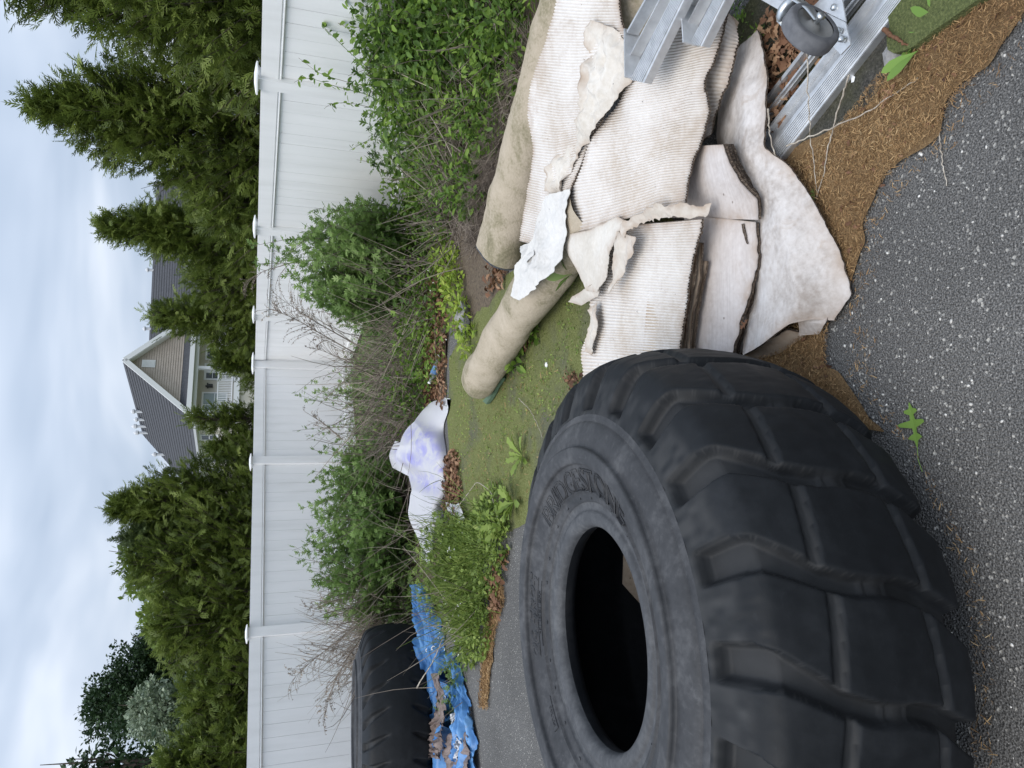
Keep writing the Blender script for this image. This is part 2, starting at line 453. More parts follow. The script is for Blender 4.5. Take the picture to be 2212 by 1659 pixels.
b = MatB('tarp_blue'); M['tarp_blue'] = b.m
o_ = b.obj()
c = b.ramp(b.noise(5, 5, .6, o_), [(.3, (.045, .15, .38)), (.55, (.10, .28, .58)), (.75, (.20, .42, .72))])
c = b.mix(b.step(b.noise(9, 6, .7, o_), .64, .70), c, (.42, .44, .47))
b.color(c).rough(.4).bump(b.noise(22, 3, .5, o_), .2, .015).translucent((.05, .2, .55), .15)
b = MatB('tarp_brown'); M['tarp_brown'] = b.m
o_ = b.obj()
b.color(b.ramp(b.noise(7, 5, .6, o_), [(.3, (.10, .075, .065)), (.6, (.20, .155, .14)), (.8, (.34, .29, .27))])).rough(.5).bump(b.noise(25, 4, .6, o_), .6, .02)
b = MatB('fray'); M['fray'] = b.m; b.color((.52, .53, .55)).rough(.8)
b = MatB('plastic_white'); M['plastic_white'] = b.m
o_ = b.obj()
c = b.ramp(b.noise(2.3, 4, .5, o_), [(.35, (.66, .655, .69)), (.6, (.72, .72, .74))])
vio = b.math('MULTIPLY', b.attr('rnd'), b.step(b.noise(7, 5, .6, o_, 1.0), .38, .60))
c = b.mix(vio, c, (.36, .35, .74))
b.color(c).rough(.35).translucent(c, .3)
b = MatB('plastic_violet'); M['plastic_violet'] = b.m
o_ = b.obj()
c = b.ramp(b.noise(4.5, 4, .5, o_), [(.35, (.40, .40, .80)), (.55, (.52, .51, .85)), (.72, (.70, .69, .84))])
b.color(c).rough(.35).translucent((.55, .54, .85), .3)
b = MatB('concrete'); M['concrete'] = b.m
b.color(b.ramp(b.noise(30, 6, .7), [(.3, (.16, .155, .15)), (.6, (.33, .32, .31)), (.8, (.48, .47, .46))])).rough(.9).bump(b.noise(40, 5), .7, .02)
b = MatB('rubber_mat'); M['rubber_mat'] = b.m
b.color(b.ramp(b.noise(30, 6, .7), [(.3, (.05, .09, .055)), (.7, (.12, .19, .12))])).rough(.8)
b = MatB('bottle_plastic'); M['bottle_plastic'] = b.m; b.color((.75, .80, .84)).rough(.1).set(Transmission_Weight=.7, IOR=1.3)
b = MatB('bottle_label'); M['bottle_label'] = b.m; b.color((.16, .32, .62)).rough(.4)
# ------------------------------------------------------------------ ground
def patch(name, pts, z, mat, jit=.02, step=.04, seed=1, kind='structure', thick=0.0):
    """flat sheet with a ragged outline from plan points"""
    P = np.array([p[:2] for p in pts], float)
    P = np.concatenate([P, P[:1]])
    s = np.concatenate([[0], np.cumsum(np.linalg.norm(np.diff(P, axis=0), axis=1))])
    n = max(len(P), int(s[-1] / step)); t = np.linspace(0, s[-1], n + 1)[:-1]
    Q = np.stack([np.interp(t, s, P[:, 0]), np.interp(t, s, P[:, 1])], 1)
    Q += jit * np.stack([fbm(t * 6, t * 0, seed, 3), fbm(t * 6, t * 0 + 9, seed + 5, 3)], 1)
    V = np.concatenate([Q, np.full((len(Q), 1), z)], 1)
    F = [list(range(len(Q)))]
    if thick:
        n0 = len(V); V = np.concatenate([V, V - [0, 0, thick]])
        F += [[i, (i + 1) % n0, n0 + (i + 1) % n0, n0 + i][::-1] for i in range(n0)]
    o = put(name, V, F, mat)
    if kind: tag(o, kind=kind)
    return o
def gp(lst, z=0.0): return [G(x, y, z) for x, y in lst]
BIG = 900
tag(put('ground', [[-BIG, -BIG, -.03], [BIG, -BIG, -.03], [BIG, BIG, -.03], [-BIG, BIG, -.03]], [[0, 1, 2, 3]], M['field']), kind='structure')
patch('soil_bed', [(-14, 5.5), (1.0, 5.5), (1.0, 3.2), (4.2, 2.6), (4.2, 7), (1.2, 15), (-14, 12)], -.012, M['soil'], .05, .2)
patch('asphalt_pavement', [(-14, -5), (8, -5), (8, 1.2), (3.0, 2.2), (2.4, 3.4), (1.35, 4.4), (.9, 6.15), (.2, 6.38), (-1.5, 6.42), (-3.5, 6.5), (-14, 6.6)], 0, M['asphalt'], .012, .06, 3)
# moss that has crept over the old pavement
patch('moss_ground', gp([(1500, 500), (1350, 380), (1180, 560), (1060, 620), (972, 770), (968, 900), (972, 1000), (1000, 1120), (1060, 1170), (1140, 1130), (1250, 900), (1330, 850), (1500, 800), (1700, 700)]), .004, M['moss'], .03, .05, 5)
patch('dark_moss_patch', gp([(1500, 200), (1620, 0), (1720, -80), (1900, -60), (1990, 60), (1960, 150), (1910, 215), (1870, 265), (1800, 335), (1710, 370), (1600, 420)]), .004, M['moss_dark'], .02, .04, 7)  # darker mossy pavement round the ladder
ASPH_EDGE = [(2330, -60), (2212, 50), (2130, 150), (2045, 250), (2030, 290), (1960, 330), (1935, 370), (1895, 420), (1875, 480), (1868, 540), (1850, 600), (1800, 690), (1793, 760), (1795, 800), (1850, 862), (1900, 920)]
NEEDLE = ASPH_EDGE + [(1750, 900), (1600, 860), (1560, 740), (1660, 560), (1660, 420), (1715, 345), (1790, 305), (1848, 240), (1885, 185), (1930, 140), (1985, 112), (2020, 60), (2085, 10), (2160, -60)]
patch('needle_litter', gp(NEEDLE), .009, M['litter'], .032, .012, 9)
patch('needle_strip', gp([(1085, 1250), (1068, 1290), (1054, 1350), (1048, 1430), (1042, 1520), (1054, 1526), (1060, 1440), (1072, 1360), (1092, 1290)]), .009, M['litter'], .05, .015, 12)
patch('leaf_bed', gp([(1120, 480), (1110, 560), (1068, 640), (990, 720), (962, 700), (955, 560), (990, 450), (1080, 430)]), .005, M['soil'], .03, .05, 15)
patch('leaf_bed', gp([(972, 560), (920, 560), (905, 640), (918, 760), (930, 880), (940, 900), (966, 870), (966, 700)]), .006, M['soil'], .03, .06, 13)

def inside(poly, P):
    poly = np.array([p[:2] for p in poly]); x, y = P[:, 0], P[:, 1]; r = np.zeros(len(P), bool); j = len(poly) - 1
    for i in range(len(poly)):
        xi, yi = poly[i]; xj, yj = poly[j]
        c = ((yi > y) != (yj > y)) & (x < (xj - xi) * (y - yi) / (yj - yi + 1e-12) + xi)
        r ^= c; j = i
    return r
def scatter(poly, n, rng):
    poly2 = np.array([p[:2] for p in poly]); lo, hi = poly2.min(0), poly2.max(0); out_ = []
    tot = 0
    while tot < n:
        P = lo + rng.random((n * 2, 2)) * (hi - lo); P = P[inside(poly, P)]
        out_.append(P); tot += len(P)
    return np.concatenate(out_)[:n]
# loose strands of the brown litter
rng = np.random.default_rng(5)
def strands(name, poly, n, z0, mat, lmin, lmax, wd, rng):
    P = scatter(poly, n, rng)
    pos = np.concatenate([P, z0 + rng.random((n, 1)) * .012], 1)
    a = rng.random(n) * 2 * pi; el = rng.normal(0, .35, n)
    d = np.stack([np.cos(a) * np.cos(el), np.sin(a) * np.cos(el), np.sin(el)], 1)
    X, Y, Z = frames(d, rng.random(n) * pi)
    tV = [[-.5, -wd, 0], [0, -wd, .12], [.5, 0, 0], [0, wd, .12], [-.5, wd, 0]]
    tF = [[0, 1, 3], [0, 3, 4], [1, 2, 3]]
    V, F = inst(tV, tF, pos, X, Y, Z, lmin + (lmax - lmin) * rng.random(n) ** 2)
    V[:, 2] = np.maximum(V[:, 2], z0 - .004)
    return tag(put(name, V, F, mat, rnd=np.repeat(rng.random(n), 5)), kind='stuff')
tag(strands('needle_strands', gp(NEEDLE), 46000, .011, M['needle'], .004, .019, .05, rng), 'fine brown needle and catkin litter along the asphalt edge', 'litter')
tag(strands('needle_strands', gp([(1085, 1245), (1066, 1290), (1050, 1350), (1044, 1430), (1038, 1525), (1058, 1530), (1064, 1440), (1076, 1360), (1096, 1290)]), 4000, .011, M['needle'], .02, .05, .04, rng), 'brown litter drifted on the grey asphalt behind the big tyre', 'litter')
tag(strands('needle_strands', gp([(x + 40, y + 25) for x, y in ASPH_EDGE] + [(1960, 960), (2090, 1250), (2110, 1450), (2105, 1659), (2150, 1659), (2155, 1400), (2110, 1180), (2000, 1000), (1890, 830), (1900, 700), (1800, 700), (1800, 400), (1960, 290)]), 1300, .003, M['needle'], .006, .024, .05, rng), 'thin scatter of brown litter strands on the near asphalt', 'litter')
# pale aggregate in the asphalt
ico_V = np.array([[0, 0, 1], [.9, 0, .3], [.3, .85, .35], [-.75, .5, .25], [-.7, -.55, .3], [.3, -.9, .28], [.55, .5, -.4], [-.4, .75, -.5], [-.9, 0, -.4], [-.2, -.8, -.4], [.7, -.4, -.4], [0, 0, -1]])
ico_F = [[0, 1, 2], [0, 2, 3], [0, 3, 4], [0, 4, 5], [0, 5, 1], [1, 6, 2], [2, 7, 3], [3, 8, 4], [4, 9, 5], [5, 10, 1], [2, 6, 7], [3, 7, 8], [4, 8, 9], [5, 9, 10], [1, 10, 6]]
near = [(-1.6, .35), (1.6, .35), (1.6, 1.5), (.9, 1.5), (.35, 1.75), (-.2, 2.2), (-1.6, 2.2)]
P = scatter(near, 4200, rng); n = len(P)
sz = .0009 + .0042 * rng.random(n) ** 5
a = rng.random(n) * 6.28
X = np.stack([np.cos(a), np.sin(a), 0 * a], 1); Y = np.stack([-np.sin(a), np.cos(a), 0 * a], 1); Z = np.tile([0, 0, .35], (n, 1))
X = X * (0.8 + .9 * rng.random((n, 1)))
V, F = inst(ico_V, ico_F, np.concatenate([P, np.full((n, 1), .0002)], 1), X, Y, Z, sz)
ag = tag(put('pale_aggregate', V, F, M['stone'], rnd=np.repeat(np.clip(.25 + .7 * rng.random(n), 0, 1), 12)), 'small white and grey stones set in the asphalt', 'gravel', kind='stuff')

# ------------------------------------------------------------------ fence
FENCE_TOP = 1.60
def plank_mesh(wd, ht, name):
    v, f = join([box(-wd / 2 + .0013, wd / 2 - .0013, -.011, .011, 0, ht)])
    return _mesh(name, v, f, M['vinyl'], False)
def fence(name, label, P, d, n_panels, Lp, first_len=None, z0=-.02, face=1):
    d = np.array([d[0], d[1], 0.]); d = nrm(d); s = np.array([-d[1], d[0], 0])
    root = thing(name, label, 'fence', (P[0], P[1], z0))
    pts = [0.0]
    for k in range(n_panels): pts.append(pts[-1] + (first_len if (k == 0 and first_len) else Lp))
    ang = math.atan2(d[1], d[0])
    P = np.array([P[0], P[1], 0.])
    pm = None
    for k, t in enumerate(pts):
        c = P + d * t
        h = FENCE_TOP + .012
        po = put('post', *boxf(c + [0, 0, (h + z0) / 2], d * .0635, s * .0635, [0, 0, (h - z0) / 2]), M['vinyl'], root)
        prof = []
        for wdt, z in ((.072, 0), (.074, .008), (.096, .012), (.096, .024), (.086, .029), (.03, .042)):
            prof.append([c + d * a * wdt + s * b_ * wdt + [0, 0, h + z] for a, b_ in ((-1, -1), (1, -1), (1, 1), (-1, 1))])
        Vc = np.array(prof).reshape(-1, 3); Fc = []
        for r in range(5):
            for q in range(4): Fc.append([r * 4 + q, r * 4 + (q + 1) % 4, r * 4 + 4 + (q + 1) % 4, r * 4 + 4 + q])
        Fc.append([20, 21, 22, 23]); Fc.append([3, 2, 1, 0])
        put('post_cap', Vc, Fc, M['vinyl'], po)
    pw = .1505
    for k in range(len(pts) - 1):
        a0, a1 = pts[k] + .0635, pts[k + 1] - .0635; ln = a1 - a0
        c = P + d * (a0 + a1) / 2
        def rail(zc, hh, nm):
            # moulded rail: flat face with two shallow beads along one edge
            pr = [(-.026, -hh), (-.034, -hh + .006), (-.034, -hh + .012), (-.028, -hh + .016), (-.028, -hh + .024), (-.036, -hh + .030), (-.036, hh), (.036, hh), (.036, -hh + .030), (.028, -hh + .024), (.028, -hh + .016), (.034, -hh + .012), (.034, -hh + .006), (.026, -hh)]
            return put(nm, *prism(pr, P + d * a0 + [0, 0, zc], P + d * a1 + [0, 0, zc], s, np.array([0, 0, 1.])), M['vinyl'], root)
        rail(FENCE_TOP - .085, .085, 'top_rail')
        rail(.12, .07, 'bottom_rail')
        m_ = max(1, round(ln / pw)); w1 = ln / m_
        if pm is None or abs(pm[0] - w1) > .004:
            pm = (w1, plank_mesh(w1, FENCE_TOP - .15 - .15, 'plank'))
        for q in range(m_):
            cc = P + d * (a0 + w1 * (q + .5)); cc = cc + s * random.uniform(-.0015, .0015); cc[2] = .16
            shared('plank', pm[1], root, cc, (0, 0, ang + random.uniform(-.004, .004)))
    return root
CORNER = np.array([.314, 12.98])
dr = np.array([.335, -.942]); dr /= np.linalg.norm(dr)
t_first = np.linalg.norm(np.array([.082 * 11.27, 11.27]) - CORNER)
fence('vinyl_fence', 'white vinyl privacy fence running back on the right, above the green vines', CORNER, dr, 6, 2.44, first_len=t_first)
dl = np.array([-.8, -.6])
fence('vinyl_fence', 'white vinyl privacy fence on the left, behind the round bush and worn tyre', CORNER + dl * .135, dl, 4, 2.6, first_len=1.83)

# ------------------------------------------------------------------ house
AL = radians(29)
E1 = np.array([cos(AL), sin(AL), 0]); E2 = np.array([-sin(AL), cos(AL), 0]); UZ = np.array([0, 0, 1.])
C0 = np.array([-2.47, 55.0, 0])
def hp(a, b_, z): return C0 + E1 * a + E2 * b_ + UZ * z
house = thing('apartment_house', 'beige gabled apartment house with dark roof beyond the trees', 'house', C0)
HW, HL, EZ, AZ = 7.7, 16.0, 6.0, 10.05
def hbox(a0, a1, b0, b1, z0, z1):
    return boxf(hp((a0 + a1) / 2, (b0 + b1) / 2, (z0 + z1) / 2), E1 * (a1 - a0) / 2, E2 * (b1 - b0) / 2, UZ * (z1 - z0) / 2)
def poly(pts, t, nvec):
    V = np.array(pts, float); n = len(V); V = np.concatenate([V, V + np.asarray(nvec) * t])
    return V, [list(range(n)), list(range(n, 2 * n))[::-1]] + [[i, n + i, n + (i + 1) % n, (i + 1) % n] for i in range(n)]
# body: the porch is open at the upper storey, walls stand 1.7 m back
PB = 1.7
put('wall', *hbox(0, HW, PB, HL, 0, EZ), M['siding_cream'], house)
put('wall', *hbox(0, HW, .05, PB - .003, 0, 2.7), M['siding_cream'], house)
put('porch_deck', *hbox(-.05, HW + .05, -.05, PB - .006, 2.75, 2.98), M['trim'], house)
put('porch_ceiling', *hbox(-.05, HW + .05, 0, PB - .006, EZ - .22, EZ - .08), M['trim'], house)
put('gable_wall', *poly([hp(-.05, .08, EZ), hp(HW + .05, .08, EZ), hp(HW / 2, .08, AZ)], .12, E2), M['siding_tan'], house)
# clapboards of the gable
nb = 22; z = EZ + .42
rows = np.linspace(EZ + .42, AZ - .35, nb)
for i in range(nb - 1):
    z0, z1 = rows[i], rows[i + 1]
    f0 = (AZ - .30 - z0) / (AZ - EZ); f1 = max(.02, (AZ - .30 - z1) / (AZ - EZ)); h_ = HW / 2
    V = [hp(h_ - h_ * f0, .01, z0), hp(h_ + h_ * f0, .01, z0), hp(h_ + h_ * f1, .065, z1), hp(h_ - h_ * f1, .065, z1)]
    V += [v + E2 * .012 for v in V]
    put('siding_board', V, BOXF, M['siding_tan'], house)
# boards of the long side and of the porch wall
def boards(b0, b1, a_fix, z0, z1, n, axis):
    zs = np.linspace(z0, z1, n + 1)
    for i in range(n):
        if axis == 'b': V = [hp(a_fix - .03, b0, zs[i]), hp(a_fix - .03, b1, zs[i]), hp(a_fix - .006, b1, zs[i + 1]), hp(a_fix - .006, b0, zs[i + 1])]; dv = E1 * .004
        else: V = [hp(b0, a_fix - .03, zs[i]), hp(b1, a_fix - .03, zs[i]), hp(b1, a_fix - .006, zs[i + 1]), hp(b0, a_fix - .006, zs[i + 1])]; dv = E2 * .004
        V = V + [v + dv for v in V]
        put('siding_board', V, BOXF, M['siding_cream'], house)
boards(PB, HL, 0, .3, EZ - .2, 26, 'b')
boards(0.02, HW - .02, PB, 2.98, EZ - .23, 14, 'a')
# roof of the gabled wing, hipped at the far end
rz = .16
sl = (AZ - EZ) / (HW / 2)
ov = .45
e0 = EZ - ov * sl
roof = put('roof', *poly([hp(HW / 2, -.4, AZ + .12), hp(-ov, -.4, e0 + .12), hp(-ov, HL + ov, e0 + .12), hp(HW / 2, 11.7, AZ + .12)], rz, [0, 0, -1.]), M['shingle'], house)
put('roof', *poly([hp(HW / 2 + .004, -.4, AZ + .12), hp(HW / 2 + .004, 11.7, AZ + .12), hp(HW + ov, HL + ov, e0 + .12), hp(HW + ov, -.4, e0 + .12)], rz, [0, 0, -1.]), M['shingle'], house)
put('roof', *poly([hp(-ov, HL + ov, e0 + .13), hp(HW + ov, HL + ov, e0 + .13), hp(HW / 2, 11.7, AZ + .125)], .1, [0, 0, -1.]), M['shingle'], house)
# shingle courses
for i in range(1, 22):
    f = i / 22; a_ = HW / 2 - (HW / 2 + ov) * f; z_ = AZ + .12 - (AZ - e0) * f
    bend = 11.7 + (HL + ov - 11.7) * f
    put('shingle_course', *bar(hp(a_, -.4, z_ + .012), hp(a_, bend, z_ + .006), .05, .022), M['shingle'], roof)
# rakes, soffit boards, pent roof, fascia
for sgn in (-1, 1):
    A = hp(HW / 2, -.43, AZ - .02); B = hp(HW / 2 + sgn * (HW / 2 + ov), -.43, e0 - .02)
    put('rake_board', *bar(A, B, .08, .34, up=np.cross(nrm(B - A), E2)), M['trim'], house)
    A = hp(HW / 2 - sgn * .0, -.16, AZ - .28); B = hp(HW / 2 + sgn * (HW / 2 + ov * .2), -.16, e0 - .28 + ov * .8 * sl)
    put('soffit', *bar(A, B, .46, .05, up=np.cross(nrm(B - A), E2)), M['trim'], house)
put('pent_roof', *poly([hp(-.25, .05, EZ + .42), hp(-.35, -.42, EZ - .02), hp(HW + .35, -.42, EZ - .02), hp(HW + .25, .05, EZ + .42)], .08, [0, 0, -1.]), M['shingle'], house)
put('fascia', *hbox(-.4, HW + .4, -.46, -.30, EZ - .36, EZ - .05), M['trim'], house)
put('porch_beam', *hbox(-.02, HW + .02, -.02, .14, EZ - .62, EZ - .3), M['trim'], house)
put('gutter', *hbox(-ov - .14, -ov + .01, -.35, HL + ov, e0 - .12, e0 + .04), M['metal_white'], house)
put('soffit', *hbox(-ov, -.02, -.2, HL, e0 - .14, e0 - .10), M['trim'], house)
put('frieze', *hbox(-.06, -.034, PB, HL, EZ - .75, EZ - .2), M['trim'], house)
# porch columns and railing
for a in (.12, HW / 2 - .2, HW - .12):
    put('column', *hbox(a - .11, a + .11, -.03, .19, 2.98, EZ - .62), M['trim'], house)
rail_ = put('railing', *join([hbox(.23, HW - .23, .03, .12, 4.0, 4.08), hbox(.23, HW - .23, .03, .12, 3.08, 3.15)]), M['trim'], house)
bm_ = _mesh('baluster', *(lambda vf: (vf[0] - hp(0, .075, 3.15), vf[1]))(hbox(-.024, .024, .05, .10, 3.15, 4.0)), M['trim'], False)
for i in range(52):
    a = .32 + i * (HW - .64) / 51
    if abs(a - (HW / 2 - .2)) < .14: continue
    shared('baluster', bm_, rail_, hp(a, .075, 3.15))
put('porch_deck', *hbox(-.08, HW + .08, -.12, -.055, 2.60, 2.98), M['trim'], house)
# gable louvre
lv = put('gable_vent', *hbox(HW / 2 - .29, HW / 2 + .29, -.02, .03, 8.15, 9.0), M['trim'], house)
for i in range(9): put('slat', *hbox(HW / 2 - .22, HW / 2 + .22, -.05, -.022, 8.22 + i * .085, 8.26 + i * .085), M['trim'], lv)
# windows and doors
def hwin(a0, a1, b_, z0, z1, mull=1, pane='glass_dark', side=None):
    def bx(a, c, d0, d1, zz0, zz1):
        return hbox(a, c, b_ - d1, b_ - d0, zz0, zz1) if side is None else hbox(side - d1, side - d0, a, c, zz0, zz1)
    f = put('window', *join([bx(a0 - .1, a1 + .1, .034, .09, z1, z1 + .12), bx(a0 - .1, a1 + .1, .034, .09, z0 - .12, z0), bx(a0 - .1, a0, .034, .085, z0, z1), bx(a1, a1 + .1, .034, .085, z0, z1), bx(a0, a1, .034, .075, (z0 + z1) / 2 - .03, (z0 + z1) / 2 + .03)]
        + [bx(a0 + (a1 - a0) * (k + 1) / (mull + 1) - .02, a0 + (a1 - a0) * (k + 1) / (mull + 1) + .02, .036, .073, z0, z1) for k in range(mull)]), M['trim'], house)
    put('pane', *bx(a0, a1, .032, .05, z0, z1), M[pane], f)
hwin(.6, 2.45, PB, 3.55, 5.05, 1, 'blind')
hwin(5.35, 6.15, PB, 3.9, 4.95, 1)
dd = put('door', *hbox(3.55, 4.95, PB - .08, PB - .034, 2.98, 5.1), M['trim'], house)
for a0, a1 in ((3.68, 4.12), (4.35, 4.8)):
    put('pane', *hbox(a0, a1, PB - .10, PB - .083, 3.15, 4.95), M['glass_dark'], dd)
    put('muntin', *join([hbox(a0, a1, PB - .12, PB - .102, z_, z_ + .04) for z_ in (3.6, 4.05, 4.5)]), M['trim'], dd)
ln_ = put('wall_lantern', *join([hbox(2.9, 3.1, PB - .3, PB - .1, 4.45, 4.75), hbox(2.85, 3.15, PB - .35, PB - .06, 4.75, 4.85), hbox(2.97, 3.03, PB - .22, PB - .035, 4.85, 4.95)]), M['black_metal'], house)
for b_ in (7.6, 9.7, 3.4): hwin(b_, b_ + .75, None, 4.15, 5.15, 0, 'glass_dark', side=0)
# roof vents
def vent(base, h, r=.11):
    pth = np.array([[base + UZ * zz for zz in (-.3, h * .7)]])
    V, F = tubes(pth, r, 8)
    cap = tubes(np.array([[base + UZ * h * .62, base + UZ * h * .8, base + UZ * h]]), np.array([[r * 1.7, r * 1.6, .01]]), 8)
    put('roof_vent', *join([(V, F.tolist()), (cap[0], cap[1].tolist())]), M['metal_white'], roof)
for b_, f, h in ((6.6, .10, .75), (8.0, .10, .7), (9.2, .10, 1.0), (10.4, .10, 1.0), (12.3, .35, .9)):
    vent(hp(HW / 2 - (HW / 2 + ov) * f, b_, AZ + .1 - (AZ - e0) * f), h)
# wing behind, running right
A2 = radians(11); D1 = np.array([cos(A2), sin(A2), 0]); D2 = np.array([-sin(A2), cos(A2), 0])
W0 = np.array([1.5, 62.0, 0])
def wp(a, b_, z): return W0 + D1 * a + D2 * b_ + UZ * z
def wbox(a0, a1, b0, b1, z0, z1): return boxf(wp((a0 + a1) / 2, (b0 + b1) / 2, (z0 + z1) / 2), D1 * (a1 - a0) / 2, D2 * (b1 - b0) / 2, UZ * (z1 - z0) / 2)
put('wall', *wbox(0, 15.2, 0, 8, 0, 5.9), M['siding_cream'], house)
r2 = put('roof', *poly([wp(-1, 4, 9.75), wp(-1, -.5, 5.55), wp(15.7, -.5, 5.55), wp(15.7, 4, 9.75)], .18, [0, 0, -1.]), M['shingle'], house)
put('roof', *poly([wp(-1, 4.004, 9.75), wp(15.7, 4.004, 9.75), wp(15.7, 8.5, 5.55), wp(-1, 8.5, 5.55)], .18, [0, 0, -1.]), M['shingle'], house)
for i in range(1, 20):
    f = i / 20
    put('shingle_course', *bar(wp(-1, 4 - 4.5 * f, 9.762 - 4.2 * f), wp(15.7, 4 - 4.5 * f, 9.756 - 4.2 * f), .05, .022), M['shingle'], r2)
put('gable_wall', *poly([wp(15.2, 0, 5.9), wp(15.2, 8, 5.9), wp(15.2, 4, 9.6)], .1, D1), M['siding_tan'], house)
for sgn in (-1, 1):
    A = wp(15.74, 4, 9.66); B = wp(15.74, 4 + sgn * 4.5, 5.45)
    put('rake_board', *bar(A, B, .08, .36, up=np.cross(nrm(B - A), D1)), M['trim'], house)
put('gutter', *wbox(0, 15.7, -.65, -.51, 5.4, 5.56), M['metal_white'], house)
for a in (3.2, 8.2): vent(wp(a, 4, 9.72), .55, .12)
for a in (4.0, 8.5, 12.5):
    f = put('window', *wbox(a, a + 1.1, -.08, -.003, 3.6, 5.1), M['trim'], house); put('pane', *wbox(a + .1, a + 1.0, -.1, -.083, 3.7, 5.0), M['glass_dark'], f)
# ------------------------------------------------------------------ trees
def spray_template(seed, pairs=5, wid=.03):
    r = np.random.default_rng(seed); V, F = [], []
    def blade(p, q, w_):
        p = np.array(p); q = np.array(q); d = nrm(q - p); s = np.array([-d[1], d[0], 0])
        i = len(V); mid = p * .45 + q * .55 + [0, 0, .02]
        V.extend([p, mid + s * w_, q, mid - s * w_]); F.append([i, i + 1, i + 2]); F.append([i, i + 2, i + 3])
    blade([0, 0, 0], [1, 0, -.10], wid * 1.2)
    for k in range(pairs):
        x = .12 + .75 * k / pairs
        for sg in (-1, 1):
            l_ = (.42 - .30 * k / pairs) * r.uniform(.8, 1.2); an = r.uniform(.5, .8)
            blade([x, 0, -.1 * x * x], [x + l_ * cos(an), sg * l_ * sin(an), -.1 * x - r.uniform(0, .12)], wid * 1.15)
    return np.array(V), np.array(F)
SPR = [spray_template(s) for s in (1, 2, 3)]
def leyland(label, x, y, H_, Rb, seed, nbr_=330, per=15, z0=.7, mat='leyland', lean=0.0, point=1.0, spr=.225):
    r = np.random.default_rng(seed); nbr = int(nbr_ * 1.25)
    base = np.array([x, y, -.03])
    root = thing('cypress_tree', label, 'tree', base, 'evergreen trees in a row behind the fence')
    zs = np.linspace(0, H_ * .97, 12)
    pth = np.stack([x + lean * zs / H_ + .03 * np.sin(zs * 2 + seed), y + .03 * np.cos(zs * 1.7), zs - .03], 1)
    V, F = tubes(pth[None], (.075 * (1 - zs / H_) + .006)[None], 7)
    put('trunk', V, F, M['bark'], root, True)
    t = r.random(nbr) ** .85
    zt = z0 + (H_ - z0) * t
    zb = zt
    env = Rb * (1 - t) ** (.80 * point) * (.62 + .38 * np.minimum(1, t * 5 + .4)) + .03
    az = r.random(nbr) * 2 * pi
    lobes = 1 + .20 * np.sin(az * 3 + zb * 2.3 + seed) + .32 * vnoise(az * 1.6 + seed, zb * 2.2, seed) + r.normal(0, .20, nbr) + .38 * (r.random(nbr) < .07)
    ln = env * lobes
    el = .50 + .55 * t + r.normal(0, .12, nbr)
    zb = np.maximum(.25, zt - ln * np.tan(el)); el = np.arctan2(zt - zb, ln)
    d = np.stack([np.cos(az) * np.cos(el), np.sin(az) * np.cos(el), np.sin(el)], 1)
    st = np.stack([x + lean * zb / H_, np.full(nbr, y), zb], 1)
    L_ = ln / np.maximum(np.cos(el), .35)
    en = st + d * L_[:, None]
    mid = (st + en) / 2 + np.stack([0 * ln, 0 * ln, .05 * ln], 1)
    V, F = tubes(np.stack([st, mid, en], 1), np.array([[.014, .008, .003]]), 3)
    put('branch', V, F, M['bark'], root)
    s = (.28 + .72 * r.random((nbr, per)) ** .7)
    keep = r.random((nbr, per)) < np.interp(t, [0, .6, .85, 1], [1, .95, .6, .38])[:, None]
    p0 = st[:, None] * ((1 - s) ** 2)[..., None] + 2 * mid[:, None] * (s * (1 - s))[..., None] + en[:, None] * (s ** 2)[..., None]
    p0 = p0.reshape(-1, 3) + r.normal(0, .05, (nbr * per, 3))
    dd = np.repeat(d, per, 0) * .8 + r.normal(0, .55, (nbr * per, 3)) + [0, 0, .04]
    kp = keep.reshape(-1); p0, dd = p0[kp], dd[kp]
    n_ = len(p0); X, Y, Z = frames(dd, r.normal(0, .7, n_))
    sc = spr * (.55 + .8 * r.random(n_))
    col = np.clip(.15 + .8 * r.random(n_), 0, 1)
    Vs, Fs, Rs, off = [], [], [], 0
    for k in range(3):
        m_ = np.arange(n_) % 3 == k
        v, f = inst(*SPR[k], p0[m_], X[m_], Y[m_], Z[m_], sc[m_])
        Vs.append(v); Fs.append(f + off); off += len(v); Rs.append(np.repeat(col[m_], len(SPR[k][0])))
    put('crown', np.concatenate(Vs), np.concatenate(Fs), M[mat], root, rnd=np.concatenate(Rs))
    return root
def Xat(y, Y): return AY(V_HOR, y, Y)[0]
def Zat(x, y, Y): return AY(x, y, Y)[2]
leyland('tall dense evergreen tree at the right edge of the sky', Xat(-35, 8.9), 8.9, Zat(-190, -20, 8.9), 1.38, 21, 700, 23, point=.85)
leyland('pointed feathery evergreen with the tallest spire in view', Xat(282, 11), 11, Zat(70, 270, 11), 1.38, 22, 560, 18, point=1.0)
leyland('slim evergreen between the tallest spire and the house roof', Xat(512, 13.2), 13.2, Zat(222, 515, 13.2), .86, 23, 360, 17, point=1.0)
leyland('bushy evergreen standing under the right wing of the house roof', Xat(425, 11.8), 11.8, Zat(405, 425, 11.8), 1.1, 33, 400, 18, point=.6)
leyland('small evergreen spire in front of the right slope of the gable', Xat(690, 15), 15, Zat(322, 690, 15), .66, 24, 220, 15, point=.8)
leyland('low bushy evergreen covering the eaves right of the gable', Xat(600, 14.2), 14.2, Zat(405, 605, 14.2), .85, 35, 260, 16, point=.55)
leyland('low evergreen under the gable porch railing', Xat(780, 15.6), 15.6, Zat(468, 790, 15.6), .75, 25, 190, 14)
leyland('thin dark evergreen covering the left end of the gable porch', Xat(905, 15.4), 15.4, Zat(405, 905, 15.4), .42, 26, 110, 14, spr=.2)
